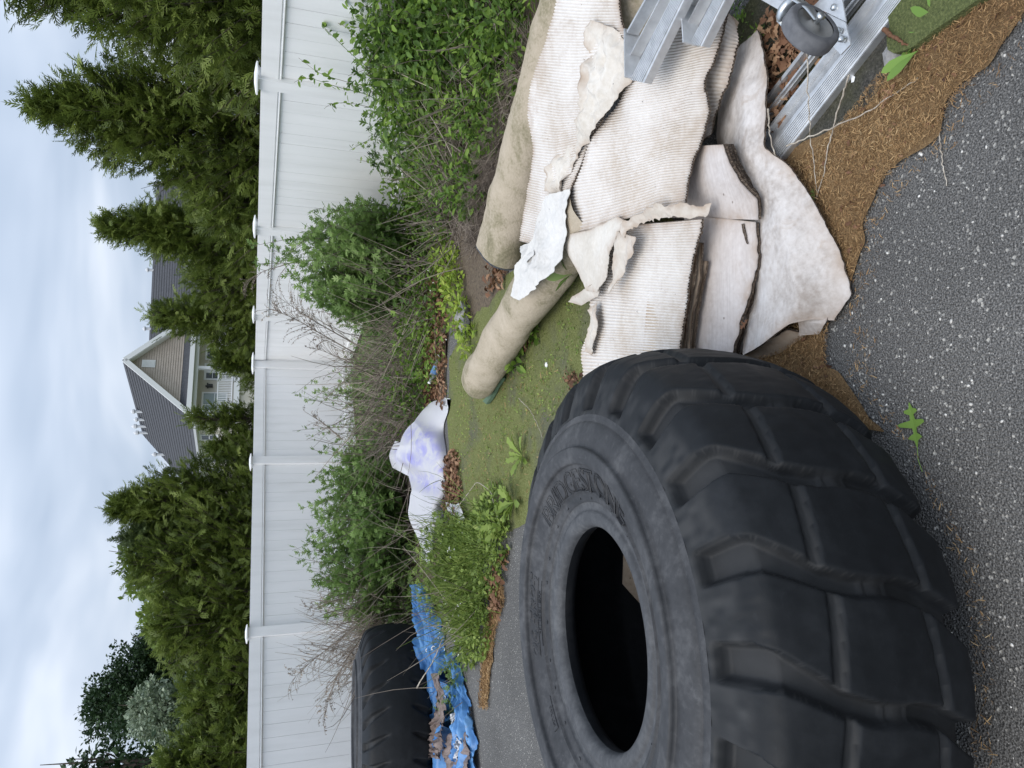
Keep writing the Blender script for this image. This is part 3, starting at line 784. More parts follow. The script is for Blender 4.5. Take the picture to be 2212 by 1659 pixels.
leyland('small evergreen in front of the side windows of the house', Xat(968, 15.2), 15.2, Zat(462, 968, 15.2), .65, 27, 180, 14)
leyland('evergreen with a thin leader just left of the house', Xat(1085, 14.2), 14.2, Zat(245, 1078, 14.2), 1.05, 28, 420, 17, point=.85)
leyland('broad evergreen over the middle of the left fence', Xat(1200, 13.6), 13.6, Zat(285, 1180, 13.6), 1.2, 29, 440, 17, point=.55)
leyland('rounded evergreen behind the left fence post cap', Xat(1330, 13.1), 13.1, Zat(325, 1320, 13.1), 1.2, 30, 440, 17, point=.5)
leyland('low evergreen in front of the silver-leaved tree', Xat(1490, 12.4), 12.4, Zat(398, 1490, 12.4), 1.1, 31, 380, 16, point=.5)
leyland('evergreen at the far left edge behind the fence', Xat(1630, 11.8), 11.8, Zat(352, 1640, 11.8), 1.05, 32, 380, 16, point=.6)
leyland('pale evergreen tips rising between two trees left of the house', Xat(1150, 13.9), 13.9, Zat(268, 1150, 13.9), .6, 34, 190, 15, mat='leyland_pale')

LEAF6 = (np.array([[0, 0, 0], [.35, .22, .06], [.75, .17, .04], [1, 0, -.05], [.75, -.17, .04], [.35, -.22, .06], [.5, 0, -.01]]),
         np.array([[0, 6, 1], [1, 6, 2], [2, 6, 3], [3, 6, 4], [4, 6, 5], [5, 6, 0]]))
LEAF4 = (np.array([[0, 0, 0], [.5, .30, .07], [1, 0, -.03], [.5, -.30, .07]]), np.array([[0, 2, 1], [0, 3, 2]]))
def broadleaf(name, label, base, H_, centers, mat, seed, nleaf, size, group=None, flat=.55):
    r = np.random.default_rng(seed); base = np.asarray(base, float)
    root = thing(name, label, 'tree', base, group)
    cs = np.array([c[:3] for c in centers]); rs = np.array([c[3] for c in centers])
    zs = np.linspace(0, 1, 7); top = cs.mean(0)
    pth = base + (top - base) * zs[:, None] + np.stack([.1 * np.sin(zs * 4), .06 * np.cos(zs * 5) - .06, 0 * zs], 1)
    V, F = tubes(pth[None], (.035 * H_ * (1 - .75 * zs))[None] * .6, 8); put('trunk', V, F, M['bark'], root, True)
    st = pth[(3 + np.arange(len(cs)) % 3)]
    V, F = tubes(np.stack([st, (st + cs) / 2 + [0, 0, .15], cs, cs + (cs - st) * .25], 1), np.array([[.03, .022, .014, .005]]) * H_ / 4, 5); put('limb', V, F, M['bark'], root, True)
    wts = rs ** 2 / (rs ** 2).sum()
    ci = r.choice(len(cs), nleaf, p=wts)
    u = nrm(r.normal(0, 1, (nleaf, 3))); rad = rs[ci] * (.35 + .65 * r.random(nleaf) ** .45)
    lump = 1 + .28 * np.sin(u[:, 0] * 5 + ci) * np.sin(u[:, 1] * 6 + ci * 2) + .2 * np.sin(u[:, 2] * 9 + ci)
    pos = cs[ci] + u * (rad * lump)[:, None] * [1, 1, .85]
    d = u + r.normal(0, .6, (nleaf, 3)) - [0, 0, .25]
    X, Y, Z = frames(d, r.normal(0, .8, nleaf))
    v, f = inst(*LEAF4, pos, X, Y, Z, size * (.6 + .8 * r.random(nleaf)))
    put('crown', v, f, M[mat], root, rnd=np.repeat(r.random(nleaf), 4))
    return root
def ctr(lst, Y): return [(*AY(x, y, Y + dy), r_) for x, y, r_, dy in lst]
p = AY(550, 1500, 30); broadleaf('oak_tree', 'dark green oak rising behind the far left trees', (p[0], 30, -.03), 8,
    ctr([(255, 1500, 1.1, 0), (235, 1545, .9, 1), (300, 1450, 1.1, 0), (300, 1530, 1.1, -1), (345, 1420, .9, 0), (350, 1500, 1.1, 0), (325, 1395, .6, 0), (380, 1560, 1.0, 0), (215, 1520, .6, 0), (400, 1440, 1.2, 1)], 30), 'oak_dark', 41, 30000, .13)
p = AY(550, 1540, 19); broadleaf('silver_tree', 'pale silver-green tree with upright tufts at the left', (p[0], 19, -.03), 4.5,
    ctr([(330, 1510, .42, 0), (315, 1550, .42, 0), (360, 1535, .5, -.3), (400, 1515, .5, 0), (405, 1560, .45, 0), (440, 1530, .55, 0), (345, 1580, .36, 0), (300, 1525, .22, 0)], 19), 'silver', 42, 9000, .10)
p = AY(550, 1240, 15.2); broadleaf('leafy_tree', 'light green broadleaf tree mixed among the left evergreens', (p[0], 15.2, -.03), 3.6,
    ctr([(300, 1200, .35, 0), (330, 1240, .5, 0), (355, 1190, .45, 0), (375, 1290, .5, 0), (345, 1330, .42, 0), (400, 1230, .55, -.5), (390, 1360, .4, 0)], 15.2), 'weed', 43, 6500, .10)
p = AY(550, 1640, 16); broadleaf('sapling', 'sparse leafy sapling top at the far left against the sky', (p[0], 16, -.03), 5.5,
    ctr([(170, 1648, .16, 0), (205, 1640, .20, 0), (240, 1630, .22, 0), (270, 1655, .28, 0), (150, 1665, .15, 0), (210, 1675, .3, 0), (300, 1670, .4, 0), (330, 1640, .3, 0)], 16), 'oak_dark', 44, 900, .12)
# ------------------------------------------------------------------ tyres
def sstep(a, b_, x):
    t = np.clip((x - a) / (b_ - a), 0, 1); return t * t * (3 - 2 * t)
SIDE_PROF = [(.318, .262), (.319, .272), (.324, .281), (.334, .288), (.348, .291), (.360, .2905), (.368, .287), (.3705, .283), (.392, .285), (.3945, .2895), (.397, .293), (.42, .2985), (.436, .3015), (.438, .3055), (.442, .306), (.446, .3025), (.47, .307), (.52, .3135), (.557, .3175), (.5595, .324), (.563, .3275), (.59, .330), (.625, .330), (.632, .3275), (.6345, .320), (.64, .3185), (.665, .3175), (.69, .3145), (.72, .307), (.742, .298), (.7445, .2945), (.747, .297), (.76, .2925), (.775, .287)]
SIDE_PROF = [(p[0] if p[0] <= .397 else .397 + (p[0] - .397) * .696, p[1] + (.006 if .559 < p[0] < .633 else 0) + (.004 if .4375 < p[0] < .444 else 0) + .016 * max(0, min(1, (p[0] - .45) / .15))) for p in SIDE_PROF]
SIDE_PROF[-1] = (SIDE_PROF[-1][0], .307)
def side_z(rr): return np.interp(rr, [p[0] for p in SIDE_PROF], [p[1] for p in SIDE_PROF])
def tyre(name, label, center, tilt, lugs, ncol, rows, kind='big', Rs=1.0):
    """tyre lying on its side; centre of the hub on the ground, tilt = (rx, ry)"""
    MID = .3375
    rot = mathutils.Euler((tilt[0], tilt[1], 0)).to_matrix(); Rm = np.array(rot)
    root = thing(name, label, 'tyre', center)
    c = np.asarray(center, float)
    def place(V):
        V = np.asarray(V, float) - [0, 0, MID]
        V = V @ Rm.T * Rs
        return V + c + [0, 0, MID * Rs]
    def revolve(prof, n):
        pr = np.array(prof); a = np.arange(n) * 2 * pi / n
        V = np.stack([pr[None, :, 0] * np.cos(a)[:, None], pr[None, :, 0] * np.sin(a)[:, None], np.broadcast_to(MID + pr[None, :, 1], (n, len(pr)))], -1).reshape(-1, 3)
        return V, grid_faces(n, len(pr), True)
    # sidewalls, finely sampled
    rr = []
    for (r0, h0), (r1, h1) in zip(SIDE_PROF[:-1], SIDE_PROF[1:]):
        k = max(1, int(np.hypot(r1 - r0, h1 - h0) / .006))
        rr += [(r0 + (r1 - r0) * q / k, h0 + (h1 - h0) * q / k) for q in range(k)]
    rr.append(SIDE_PROF[-1])
    nb = next(i for i, p_ in enumerate(rr) if p_[0] > .3925)
    V, F = revolve(rr[:nb + 1], 300); put('bead', place(V), F[:, ::-1].copy() if 0 else F, M['rubber_bead'], root, True)
    V, F = revolve(rr[nb:], 360); sw = put('sidewall', place(V), F, M['rubber_side'], root, True)
    low = [(a, -h) for a, h in rr[::4]] + [(rr[-1][0], -rr[-1][1])]
    V, F = revolve(low, 200); put('sidewall', place(V), F, M['rubber_side'], root, True)
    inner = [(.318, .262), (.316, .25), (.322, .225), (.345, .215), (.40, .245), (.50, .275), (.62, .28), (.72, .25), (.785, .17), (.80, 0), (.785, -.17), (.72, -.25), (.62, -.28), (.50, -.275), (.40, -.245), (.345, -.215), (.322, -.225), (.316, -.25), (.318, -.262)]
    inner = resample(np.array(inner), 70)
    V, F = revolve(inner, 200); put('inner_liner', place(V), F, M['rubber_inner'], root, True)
    # tread: carcass curve from shoulder to shoulder, blocks cut by winding grooves
    half = [SIDE_PROF[-1], (.70, .296), (.75, .279), (.785, .263), (.805, .251), (.818, .236), (.832, .203), (.848, .15), (.861, .08), (.866, 0)]
    cur = np.array(half + [(a, -h) for a, h in half[-2::-1]])
    cur = smooth_path(cur, rows, 2)
    t = np.linspace(0, 1, rows)
    tg = np.gradient(cur, axis=0); nr = nrm(np.stack([-tg[:, 1], tg[:, 0]], 1))
    if nr[rows // 2, 0] < 0: nr = -nr
    a = np.arange(ncol) * 2 * pi / ncol
    A, T = np.meshgrid(a, t, indexing='ij')
    if kind == 'big':
        tt = np.abs(T - .5) * 2
        sh = np.interp(T, [0, .14, .21, .28, .36, .43, .5, .57, .64, .72, .79, .86, 1], [0, 0, .04, .17, .33, .40, .43, .46, .53, .70, .82, .86, .86])
        wd = np.interp(T, [0, .14, .25, .36, .5, .64, .75, .86, 1], [.37, .36, .26, .18, .15, .18, .26, .36, .37])
        s = (A + 1.0437) * lugs / (2 * pi) + sh
        dist = np.abs(s - np.round(s)); e = .035 + .02 * (tt > .7)
        m_ = 1 - sstep(wd / 2 - e, wd / 2 + e, dist)
        m_ *= sstep(.012, .040, T) * sstep(.012, .040, 1 - T)
        dep = .037 * m_ * (1 - .45 * np.exp(-((T - .5) / .05) ** 2))
        fr = s - np.floor(s)                     # 0..1 across one block
        for tc_, sl_ in ((.355, .03), (.645, -.03)):
            lc = 1 - sstep(.010, .019, np.abs(T - tc_ - sl_ * (fr - .5)))
            dep = np.maximum(dep, .014 * lc * (1 - m_))
        # wear indicators and moulded notches in the centre grooves
        dep += -.006 * m_ * (1 - sstep(.002, .005, np.abs(T - .465))) - .006 * m_ * (1 - sstep(.002, .005, np.abs(T - .535)))
        dep += .0012 * fbm(A * 30, T * 16, 3, 2) * (m_ < .2)
    else:
        sh = .9 * np.abs(T - .5) * 2
        s = A * lugs / (2 * pi) + sh
        dist = np.abs(s - np.round(s)); tt = np.abs(T - .5) * 2
        wd = np.interp(tt, [0, .2, .45, 1], [.0, .04, .20, .40])
        m_ = (1 - sstep(wd / 2 - .05, wd / 2 + .06, dist)) * sstep(.18, .36, tt) * sstep(.015, .05, T) * sstep(.015, .05, 1 - T)
        dep = .036 * m_
    RR = cur[None, :, 0] - nr[None, :, 0] * dep; HH = cur[None, :, 1] - nr[None, :, 1] * dep
    V = np.stack([RR * np.cos(A), RR * np.sin(A), MID + HH], -1).reshape(-1, 3)
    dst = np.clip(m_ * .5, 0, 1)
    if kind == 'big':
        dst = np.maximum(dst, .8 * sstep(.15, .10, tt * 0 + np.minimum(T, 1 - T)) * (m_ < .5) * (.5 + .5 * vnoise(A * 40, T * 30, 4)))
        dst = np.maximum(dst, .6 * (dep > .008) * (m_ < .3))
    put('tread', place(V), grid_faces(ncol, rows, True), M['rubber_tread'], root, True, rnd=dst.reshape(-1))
    return root, sw, place, c
TC = np.array([-.745, 1.985, 0.0])
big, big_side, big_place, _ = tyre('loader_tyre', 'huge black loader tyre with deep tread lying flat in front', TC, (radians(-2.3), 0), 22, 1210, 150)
old, old_side, _, _ = tyre('worn_tyre', 'large worn black tyre lying flat by the left fence', np.array([-3.14, 6.80, 0.0]), (radians(-5.0), 0), 26, 720, 64, kind='worn', Rs=1.0)

# moulded lettering on the upper sidewall
def text_mesh(body, size, depth, outline=True, shear=0.0, space=1.0):
    cu = bpy.data.curves.new('txt', 'FONT'); cu.body = body; cu.size = size; cu.align_x = 'LEFT'; cu.shear = shear
    cu.space_character = space; cu.resolution_u = 3
    if outline: cu.fill_mode = 'NONE'; cu.bevel_depth = depth; cu.bevel_resolution = 0
    else: cu.extrude = depth
    ob = bpy.data.objects.new('txt', cu); COL.objects.link(ob)
    dg = bpy.context.evaluated_depsgraph_get(); ev = ob.evaluated_get(dg); me = ev.to_mesh()
    V = np.array([v.co[:] for v in me.vertices]); F = [list(p_.vertices) for p_ in me.polygons]
    ev.to_mesh_clear(); bpy.data.objects.remove(ob, do_unlink=True); bpy.data.curves.remove(cu)
    return V, F
def ang_of(x, y, z=.645):
    p_ = G(x, y, z) - TC; return math.atan2(p_[1], p_[0])
def on_side(V, ang0, r_base, lift=0.0):
    a = ang0 - V[:, 0] / r_base; rr_ = r_base + V[:, 1]
    z = .3375 + side_z(rr_) + V[:, 2] + lift
    return big_place(np.stack([rr_ * np.cos(a), rr_ * np.sin(a), z], 1))
def fit_text(V, ang0, ang1, r_base):
    want = abs(ang0 - ang1) * r_base; V = V.copy(); V[:, 0] -= V[:, 0].min(); V[:, 0] *= want / V[:, 0].max(); return V
a0, a1 = ang_of(1178, 1120), ang_of(1368, 1108)
V, F = text_mesh('BRIDGESTONE', .098, .0021); V = fit_text(V, a0, a1, .428)
put('raised_lettering', on_side(V, a0, .428, .0020), F, M['rubber_side'], big_side)
a0, a1 = ang_of(1152, 1428), ang_of(1146, 1232)
V, F = text_mesh('26.5R25', .058, .0028, shear=.25); V = fit_text(V, a0, a1, .460)
put('raised_lettering', on_side(V, a0, .460, .0020), F, M['rubber_side'], big_side)
a0, a1 = ang_of(1172, 1372), ang_of(1172, 1290)
V, F = text_mesh('TUBELESS', .028, .0028, outline=False); V = fit_text(V, a0, a1, .432)
put('raised_lettering', on_side(V, a0, .432, .001), F, M['rubber_side'], big_side)
# frame round TUBELESS and the serial plate
def arc_bar(a0, a1, r0, r1, h, n=24):
    a = np.linspace(a0, a1, n); V = []
    for q in a:
        for rr_, hh in ((r0, -.003), (r0, h), (r1, h), (r1, -.003)):
            V.append([rr_ * cos(q), rr_ * sin(q), .3375 + float(side_z(rr_)) + hh])
    F = [[i * 4 + k, i * 4 + k + 1, i * 4 + 5 + k, i * 4 + 4 + k] for i in range(n - 1) for k in range(3)]
    return big_place(np.array(V)), F
for r0, r1 in ((.4265, .4295), (.4555, .4585)):
    put('raised_frame', *arc_bar(ang_of(1172, 1398), ang_of(1172, 1265), r0, r1, .003), M['rubber_side'], big_side)
sa0, sa1 = ang_of(1196, 1600, .645), ang_of(1176, 1518, .645)
put('serial_plate', *arc_bar(sa0, sa1, .445, .466, .003), M['rubber_side'], big_side)
V, F = text_mesh('FTY288', .015, .0015, outline=False); V = fit_text(V, sa0 - .03, sa0 - .03 + (sa1 - sa0) * .6, .449)
put('raised_lettering', on_side(V, sa0 - .03, .449, .0035), F, M['rubber_side'], big_side)
# small vent holes / rubber nubs round the bead
for k in range(22):
    q = k * 2 * pi / 22 + .1 * random.random(); rr_ = .405 + .006 * random.random(); h = .3375 + float(side_z(rr_))
    c_ = np.array([rr_ * cos(q), rr_ * sin(q), h]); u = np.array([cos(q), sin(q), 0]); vv = np.array([-sin(q), cos(q), 0])
    put('moulding_nub', *(lambda vf: (big_place(vf[0]), vf[1]))(boxf(c_, u * .003, vv * .005, [0, 0, .0022])), M['rubber_side'], big_side)
# scrap of cardboard leaning inside the tyre
tag(put('cardboard_scrap', *poly([AY(x, y, 2.52) for x, y in ((1348, 1200), (1346, 1262), (1372, 1292), (1410, 1330), (1470, 1300), (1470, 1210), (1390, 1205))], .006, [0, 1., 0]), M['card_tan']),
    'brown cardboard scrap leaning inside the huge tyre', 'cardboard')
# ------------------------------------------------------------------ sheets
def coons(c0, c1, d0, d1):
    nu, nv = len(c0), len(d0)
    u = np.linspace(0, 1, nu)[:, None, None]; v = np.linspace(0, 1, nv)[None, :, None]
    return ((1 - v) * c0[:, None] + v * c1[:, None] + (1 - u) * d0[None] + u * d1[None]
            - ((1 - u) * (1 - v) * c0[0] + u * (1 - v) * c0[-1] + (1 - u) * v * c1[0] + u * v * c1[-1]))
def px3(l): return np.array([G(x, y, z) for x, y, z in l])
def sheet(name, label, cat, c0, c1, d0=None, d1=None, mats=('card_rib', 'card_edge', 'card_tan'), rib=0.0, pitch=.013, nv=44, nu=None,
          thick=.006, crumple=0.0, cs=6.0, bumps=(), seed=1, jag=.004, group='white corrugated sheets in the pile', parent=None, soft=1, floor=.008, ridge=0.0):
    """sheet of board: c0/c1 = far and near outline from right to left, d0/d1 = the two ends (pixel x, y, height)"""
    C0_, C1_ = px3(c0), px3(c1)
    ln = np.linalg.norm(np.diff(C0_, axis=0), axis=1).sum() * .5 + np.linalg.norm(np.diff(C1_, axis=0), axis=1).sum() * .5
    ribs = ln / pitch
    if nu is None: nu = int(ribs * 6) + 2 if rib else max(30, int(ln / .012))
    q0 = smooth_path(C0_, 60, soft); q1 = smooth_path(C1_, 60, soft)
    c0_, c1_ = resample(q0, nu), resample(q1, nu)
    D0_ = px3(d0) if d0 else np.array([C0_[0], C1_[0]]); D1_ = px3(d1) if d1 else np.array([C0_[-1], C1_[-1]])
    D0_[0], D0_[-1], D1_[0], D1_[-1] = C0_[0], C1_[0], C0_[-1], C1_[-1]
    d0_, d1_ = resample(smooth_path(D0_, 40, soft), nv), resample(smooth_path(D1_, 40, soft), nv)
    S = coons(c0_, c1_, d0_, d1_)
    U_, V_ = np.meshgrid(np.linspace(0, 1, nu), np.linspace(0, 1, nv), indexing='ij')
    # torn outline
    wob = vnoise(U_ * ribs * .9, V_ * 3, seed) * .55 + vnoise(U_ * ribs * .30, V_ * 2, seed + 3) * .5
    side = S[:, -1] - S[:, 0]; sd = side / (np.linalg.norm(side, axis=1, keepdims=True) + 1e-9)
    edge = np.clip((np.abs(V_ - .5) - .42) / .08, 0, 1) * np.sign(V_ - .5)
    S = S + sd[:, None] * (wob * edge * jag)[..., None]
    X_, Y_ = S[..., 0], S[..., 1]
    hgt = crumple * (fbm(X_ * cs, Y_ * cs, seed, 4))
    if ridge:                                                # sharp creases
        f = fbm(X_ * cs * .8 + 4, Y_ * cs * .8, seed + 8, 3); hgt = hgt + ridge * (1 - np.abs(f) * 1.6)
    for bx_, by_, bz_, br_ in bumps:
        p_ = G(bx_, by_, bz_ if bz_ > 0 else 0); hgt = hgt + bz_ * np.exp(-((X_ - p_[0]) ** 2 + (Y_ - p_[1]) ** 2) / (br_ ** 2))
    S[..., 2] = np.maximum(S[..., 2] + hgt, floor)
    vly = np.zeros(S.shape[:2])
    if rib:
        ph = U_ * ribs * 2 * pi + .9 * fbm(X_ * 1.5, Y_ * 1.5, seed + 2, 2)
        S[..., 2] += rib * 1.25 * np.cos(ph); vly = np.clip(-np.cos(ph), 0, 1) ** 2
    nrm_ = np.cross(np.gradient(S, axis=0), np.gradient(S, axis=1)); nrm_ = nrm(nrm_); nrm_[nrm_[..., 2] < 0] *= -1
    B_ = S - nrm_ * thick
    n = nu * nv; V = np.concatenate([S.reshape(-1, 3), B_.reshape(-1, 3)])
    ft = grid_faces(nu, nv)
    i = np.arange(n).reshape(nu, nv); rim = np.concatenate([i[:, 0], i[-1, 1:], i[::-1, -1][1:], i[0, ::-1][1:-1]])
    nx = np.roll(rim, -1); fs = np.stack([rim, nx, nx + n, rim + n], 1)
    F = np.concatenate([ft, ft[:, ::-1] + n, fs])
    # sort the top so it faces up
    p_ = S.reshape(-1, 3)[ft[len(ft) // 2]]
    if np.cross(p_[1] - p_[0], p_[2] - p_[0])[2] < 0: F = F[:, ::-1].copy()
    mi = np.concatenate([np.zeros(len(ft), int), np.full(len(ft), 2 if len(mats) > 2 else 0), np.full(len(fs), 1)])
    ed = np.exp(-np.minimum(np.minimum(U_, 1 - U_) * ln, np.minimum(V_, 1 - V_) * np.linalg.norm(side, axis=1).mean()) / .035).reshape(-1)
    o = put(name, V, F, [M[m_] for m_ in mats], parent, True, mi, rnd=np.concatenate([ed, ed]) * .8)
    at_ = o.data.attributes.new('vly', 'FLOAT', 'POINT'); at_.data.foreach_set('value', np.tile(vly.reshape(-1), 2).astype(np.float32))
    if parent is None: tag(o, label, cat, group)
    return o

# rolls first: they carry the far sheets
def felt_roll(label, path, rad, seed, name='felt_roll', end='round', flat=.82):
    """soft roll of matting: path of (x, y, z of axis)"""
    r = np.random.default_rng(seed)
    P_ = smooth_path(np.array(path, float), 70, 4); n = len(P_)
    t = np.linspace(0, 1, n); T = nrm(np.gradient(P_, axis=0)); side = nrm(np.cross(T, [0, 0, 1.])); up = np.cross(side, T)
    rr = np.full(n, rad) * (1 + .05 * fbm(t * 6, t * 0, seed, 2))
    if end == 'round':
        k = t < .12; rr[k] *= np.sqrt(np.clip(1 - ((.12 - t[k]) / .12) ** 2.6, .0009, 1))
    m = 40; a = np.arange(m) * 2 * pi / m
    pr = np.stack([np.cos(a), np.sin(a) * flat], 1); pr[:, 1] = np.where(pr[:, 1] < -.55 * flat, -.55 * flat + (pr[:, 1] + .55 * flat) * .35, pr[:, 1])
    V = P_[:, None] + (side[:, None] * pr[None, :, :1] + up[:, None] * pr[None, :, 1:]) * rr[:, None, None]
    A_, T_ = np.meshgrid(a, t)
    V = V + (V - P_[:, None]) * (.07 * fbm(T_ * 9, np.cos(A_) * 1.5 + np.sin(A_) * .7, seed + 4, 4))[..., None]
    V[..., 2] = np.maximum(V[..., 2], .006)
    i = np.arange(n * m).reshape(n, m)
    F = np.stack([i[:-1], np.roll(i, -1, 1)[:-1], np.roll(i, -1, 1)[1:], i[1:]], -1).reshape(-1, 4)[:, ::-1]
    root = thing(name, label, 'roll', (P_[0][0], P_[0][1], 0), 'long matting rolls on the ground')
    put('mat_surface', V.reshape(-1, 3), F.copy(), M['roll_felt'], root, True)
    if end != 'round':
        # torn pale lip and spiral of the rolled layers
        lip = V[0]; c_ = P_[0] + T[0] * .02
        ring = np.concatenate([lip - T[0] * .012, (lip - c_) * .88 + c_ - T[0] * .02, (lip - c_) * .80 + c_ + T[0] * .06])
        j = np.arange(3 * m).reshape(3, m); Fr = np.stack([j[:-1], np.roll(j, -1, 1)[:-1], np.roll(j, -1, 1)[1:], j[1:]], -1).reshape(-1, 4)
        put('torn_lip', ring, Fr, M['roll_edge'], root, True)
        th = np.linspace(0, 7 * pi, 140); rs_ = rad * .82 * (1 - th / (7.6 * pi))
        sp = c_ + T[0] * .02 + side[0] * (rs_ * np.cos(th))[:, None] + up[0] * (rs_ * np.sin(th) * flat * .85)[:, None]; sp[:, 2] = np.maximum(sp[:, 2], .01)
        Vs, Fs = tubes(sp[None], np.full((1, 140), .012), 4); put('rolled_layer', Vs, Fs, M['roll_felt'], root, True)
    else:
        cap_i = len(P_)
    return root
a = G(1022, 838, .13); b_ = G(1130, 665, .14); c = G(1290, 440, .14)
felt_roll('beige mossy roll of matting with a rounded end on the moss', [a, b_, c], .152, 3)
a = G(1085, 545, .16); b_ = G(1120, 400, .17); c = G(1180, 190, .17); d = G(1250, -60, .17)
felt_roll('beige roll of matting with a torn grey lip beside dead stems', [a, b_, c, d], .185, 5, end='open')
a = G(1385, 200, .15); b_ = G(1375, 40, .15); c = G(1365, -160, .15)
felt_roll('beige roll end showing between the white sheets and ladder rails', [a, b_, c], .15, 8)

LIN = ('card_liner', 'card_edge', 'card_tan')
# lowest sheet, spread out to the asphalt
sheet('cardboard_sheet', 'stained smooth white sheet lying lowest, its corner on the asphalt', 'cardboard',
      [(1560, 150, .03), (1545, 300, .03), (1590, 420, .02), (1600, 560, .02), (1608, 660, .02), (1606, 768, .05)],
      [(1640, 66, .05), (1655, 170, .09), (1650, 318, .10), (1700, 352, .07), (1762, 440, .05), (1812, 545, .04), (1839, 632, .025), (1800, 692, .02)],
      d0=[(1560, 150, .03), (1600, 95, .05), (1640, 66, .05)],
      d1=[(1606, 768, .05), (1650, 742, .10), (1700, 700, .10), (1750, 690, .05), (1800, 692, .02)],
      mats=('card_under', 'card_edge', 'card_tan'), crumple=.006, cs=7, seed=31, nv=70, nu=130, ridge=.004, jag=.006)
sheet('cardboard_sheet', 'brown folded flap tucked under the lowest white sheet', 'cardboard',
      [(1606, 760, .05), (1660, 735, .07), (1700, 712, .06)], [(1625, 778, .012), (1680, 765, .012), (1745, 722, .012)],
      mats=('card_tan', 'card_edge', 'card_tan'), crumple=.006, seed=35, nv=20, nu=40)
sheet('cardboard_sheet', 'short rounded white flap curling out beside the asphalt corner', 'cardboard',
      [(1735, 660, .03), (1728, 690, .05), (1728, 725, .03)], [(1800, 665, .02), (1782, 700, .03), (1768, 722, .012)],
      mats=('card_under', 'card_edge', 'card_tan'), crumple=.004, seed=36, nv=20, nu=30)
# smooth stack: three boards, right-hand half
R0 = [(1500, 318, .11), (1470, 400, .11), (1450, 470, .11)]
for k, (dz, dx, lab) in enumerate(((-.062, 16, 'third smooth white board under the bent stack'), (-.034, 7, 'second smooth white board under the bent stack'), (0, 0, 'uppermost smooth white board bent over the stack, near the ladder'))):
    sheet('cardboard_sheet', lab, 'cardboard', [(x - 30, y, z + dz) for x, y, z in R0],
          [(1562 + dx, 312, .185 + dz), (1576 + dx, 350, .175 + dz), (1602 + dx, 392, .15 + dz), (1636 + dx, 430, .115 + dz), (1640 + dx, 475, .09 + dz)], mats=LIN, crumple=.003, seed=40 + k, nv=40, nu=70, ridge=.002, thick=.011)
# left-hand half
for k, (dz, dx, lab) in enumerate(((-.058, 20, 'lowest board of the smooth stack next to the tyre'), (-.032, 9, 'middle board of the smooth stack next to the tyre'), (0, 0, 'smooth white board with torn slot, top of its stack by the tyre'))):
    sheet('cardboard_sheet', lab, 'cardboard', [(1480, 462, .115 + dz), (1470, 560, .115 + dz), (1455, 680, .11 + dz), (1440, 850, .11 + dz)],
          [(1634 + dx, 480, .088 + dz), (1638 + dx, 560, .085 + dz), (1614 + dx, 650, .085 + dz), (1602 + dx, 690, .085 + dz), (1580 + dx, 770, .085 + dz), (1560 + dx, 850, .085 + dz)],
          mats=LIN, crumple=.003, seed=50 + k, nv=44, nu=90, ridge=.0015, jag=.008, thick=.011)
_top = bpy.data.objects[[o.name for o in COL.objects if o.get('label', '').startswith('smooth white board with torn slot')][0]]
sheet('tear', None, None, [(1601, 484, .0985), (1606, 505, .098), (1612, 526, .098)], [(1607, 483, .098), (1611, 506, .0975), (1614, 527, .0975)], mats=('card_edge', 'card_edge'), crumple=.001, seed=55, nv=8, nu=20, thick=.002, parent=_top)
# brown boards between the smooth stack and the ribbed sheet
for k, (z, x1, y0, lab) in enumerate(((.128, 1527, 560, 'thin brown board peeping out below the small ribbed sheet'), (.148, 1518, 520, 'second brown board below the small ribbed sheet'), (.168, 1506, 492, 'upper brown board directly below the small ribbed sheet'))):
    sheet('cardboard_sheet', lab, 'cardboard', [(1420, y0, z), (1400, 640, z), (1380, 850, z)],
          [(x1, y0 + 4, z), (x1 - 6, 600, z), (x1 - 22, 690, z), (x1 - 30, 770, z), (x1 - 34, 850, z)],
          mats=('card_tan', 'card_edge', 'card_tan'), crumple=.002, seed=60 + k, nv=24, nu=70)
# small ribbed sheet by the tyre
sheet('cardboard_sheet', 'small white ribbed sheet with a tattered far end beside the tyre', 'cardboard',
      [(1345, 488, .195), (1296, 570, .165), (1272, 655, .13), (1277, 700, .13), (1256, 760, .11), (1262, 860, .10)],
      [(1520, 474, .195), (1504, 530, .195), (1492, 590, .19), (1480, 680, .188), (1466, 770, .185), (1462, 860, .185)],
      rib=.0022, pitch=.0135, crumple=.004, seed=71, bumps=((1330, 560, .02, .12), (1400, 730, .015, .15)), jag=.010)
# broad ribbed sheet in the middle
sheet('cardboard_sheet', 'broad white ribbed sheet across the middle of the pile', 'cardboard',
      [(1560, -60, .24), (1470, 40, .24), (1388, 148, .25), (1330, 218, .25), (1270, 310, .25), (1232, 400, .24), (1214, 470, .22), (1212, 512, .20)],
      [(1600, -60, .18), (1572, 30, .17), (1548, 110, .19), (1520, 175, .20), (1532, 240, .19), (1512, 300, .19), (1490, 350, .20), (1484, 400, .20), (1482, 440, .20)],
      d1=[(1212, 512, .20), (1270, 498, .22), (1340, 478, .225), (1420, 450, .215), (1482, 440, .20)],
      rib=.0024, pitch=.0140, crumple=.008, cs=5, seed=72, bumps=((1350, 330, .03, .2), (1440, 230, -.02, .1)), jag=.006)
sheet('cardboard_sheet', 'crumpled ribbed flap torn along the right side of the broad sheet', 'cardboard',
      [(1575, 20, .15), (1548, 90, .16), (1512, 170, .15), (1520, 250, .14), (1505, 310, .13)],
      [(1600, 50, .10), (1590, 110, .13), (1575, 180, .12), (1552, 215, .14), (1530, 290, .12)],
      rib=.002, pitch=.0140, crumple=.012, cs=9, seed=73, nv=30)
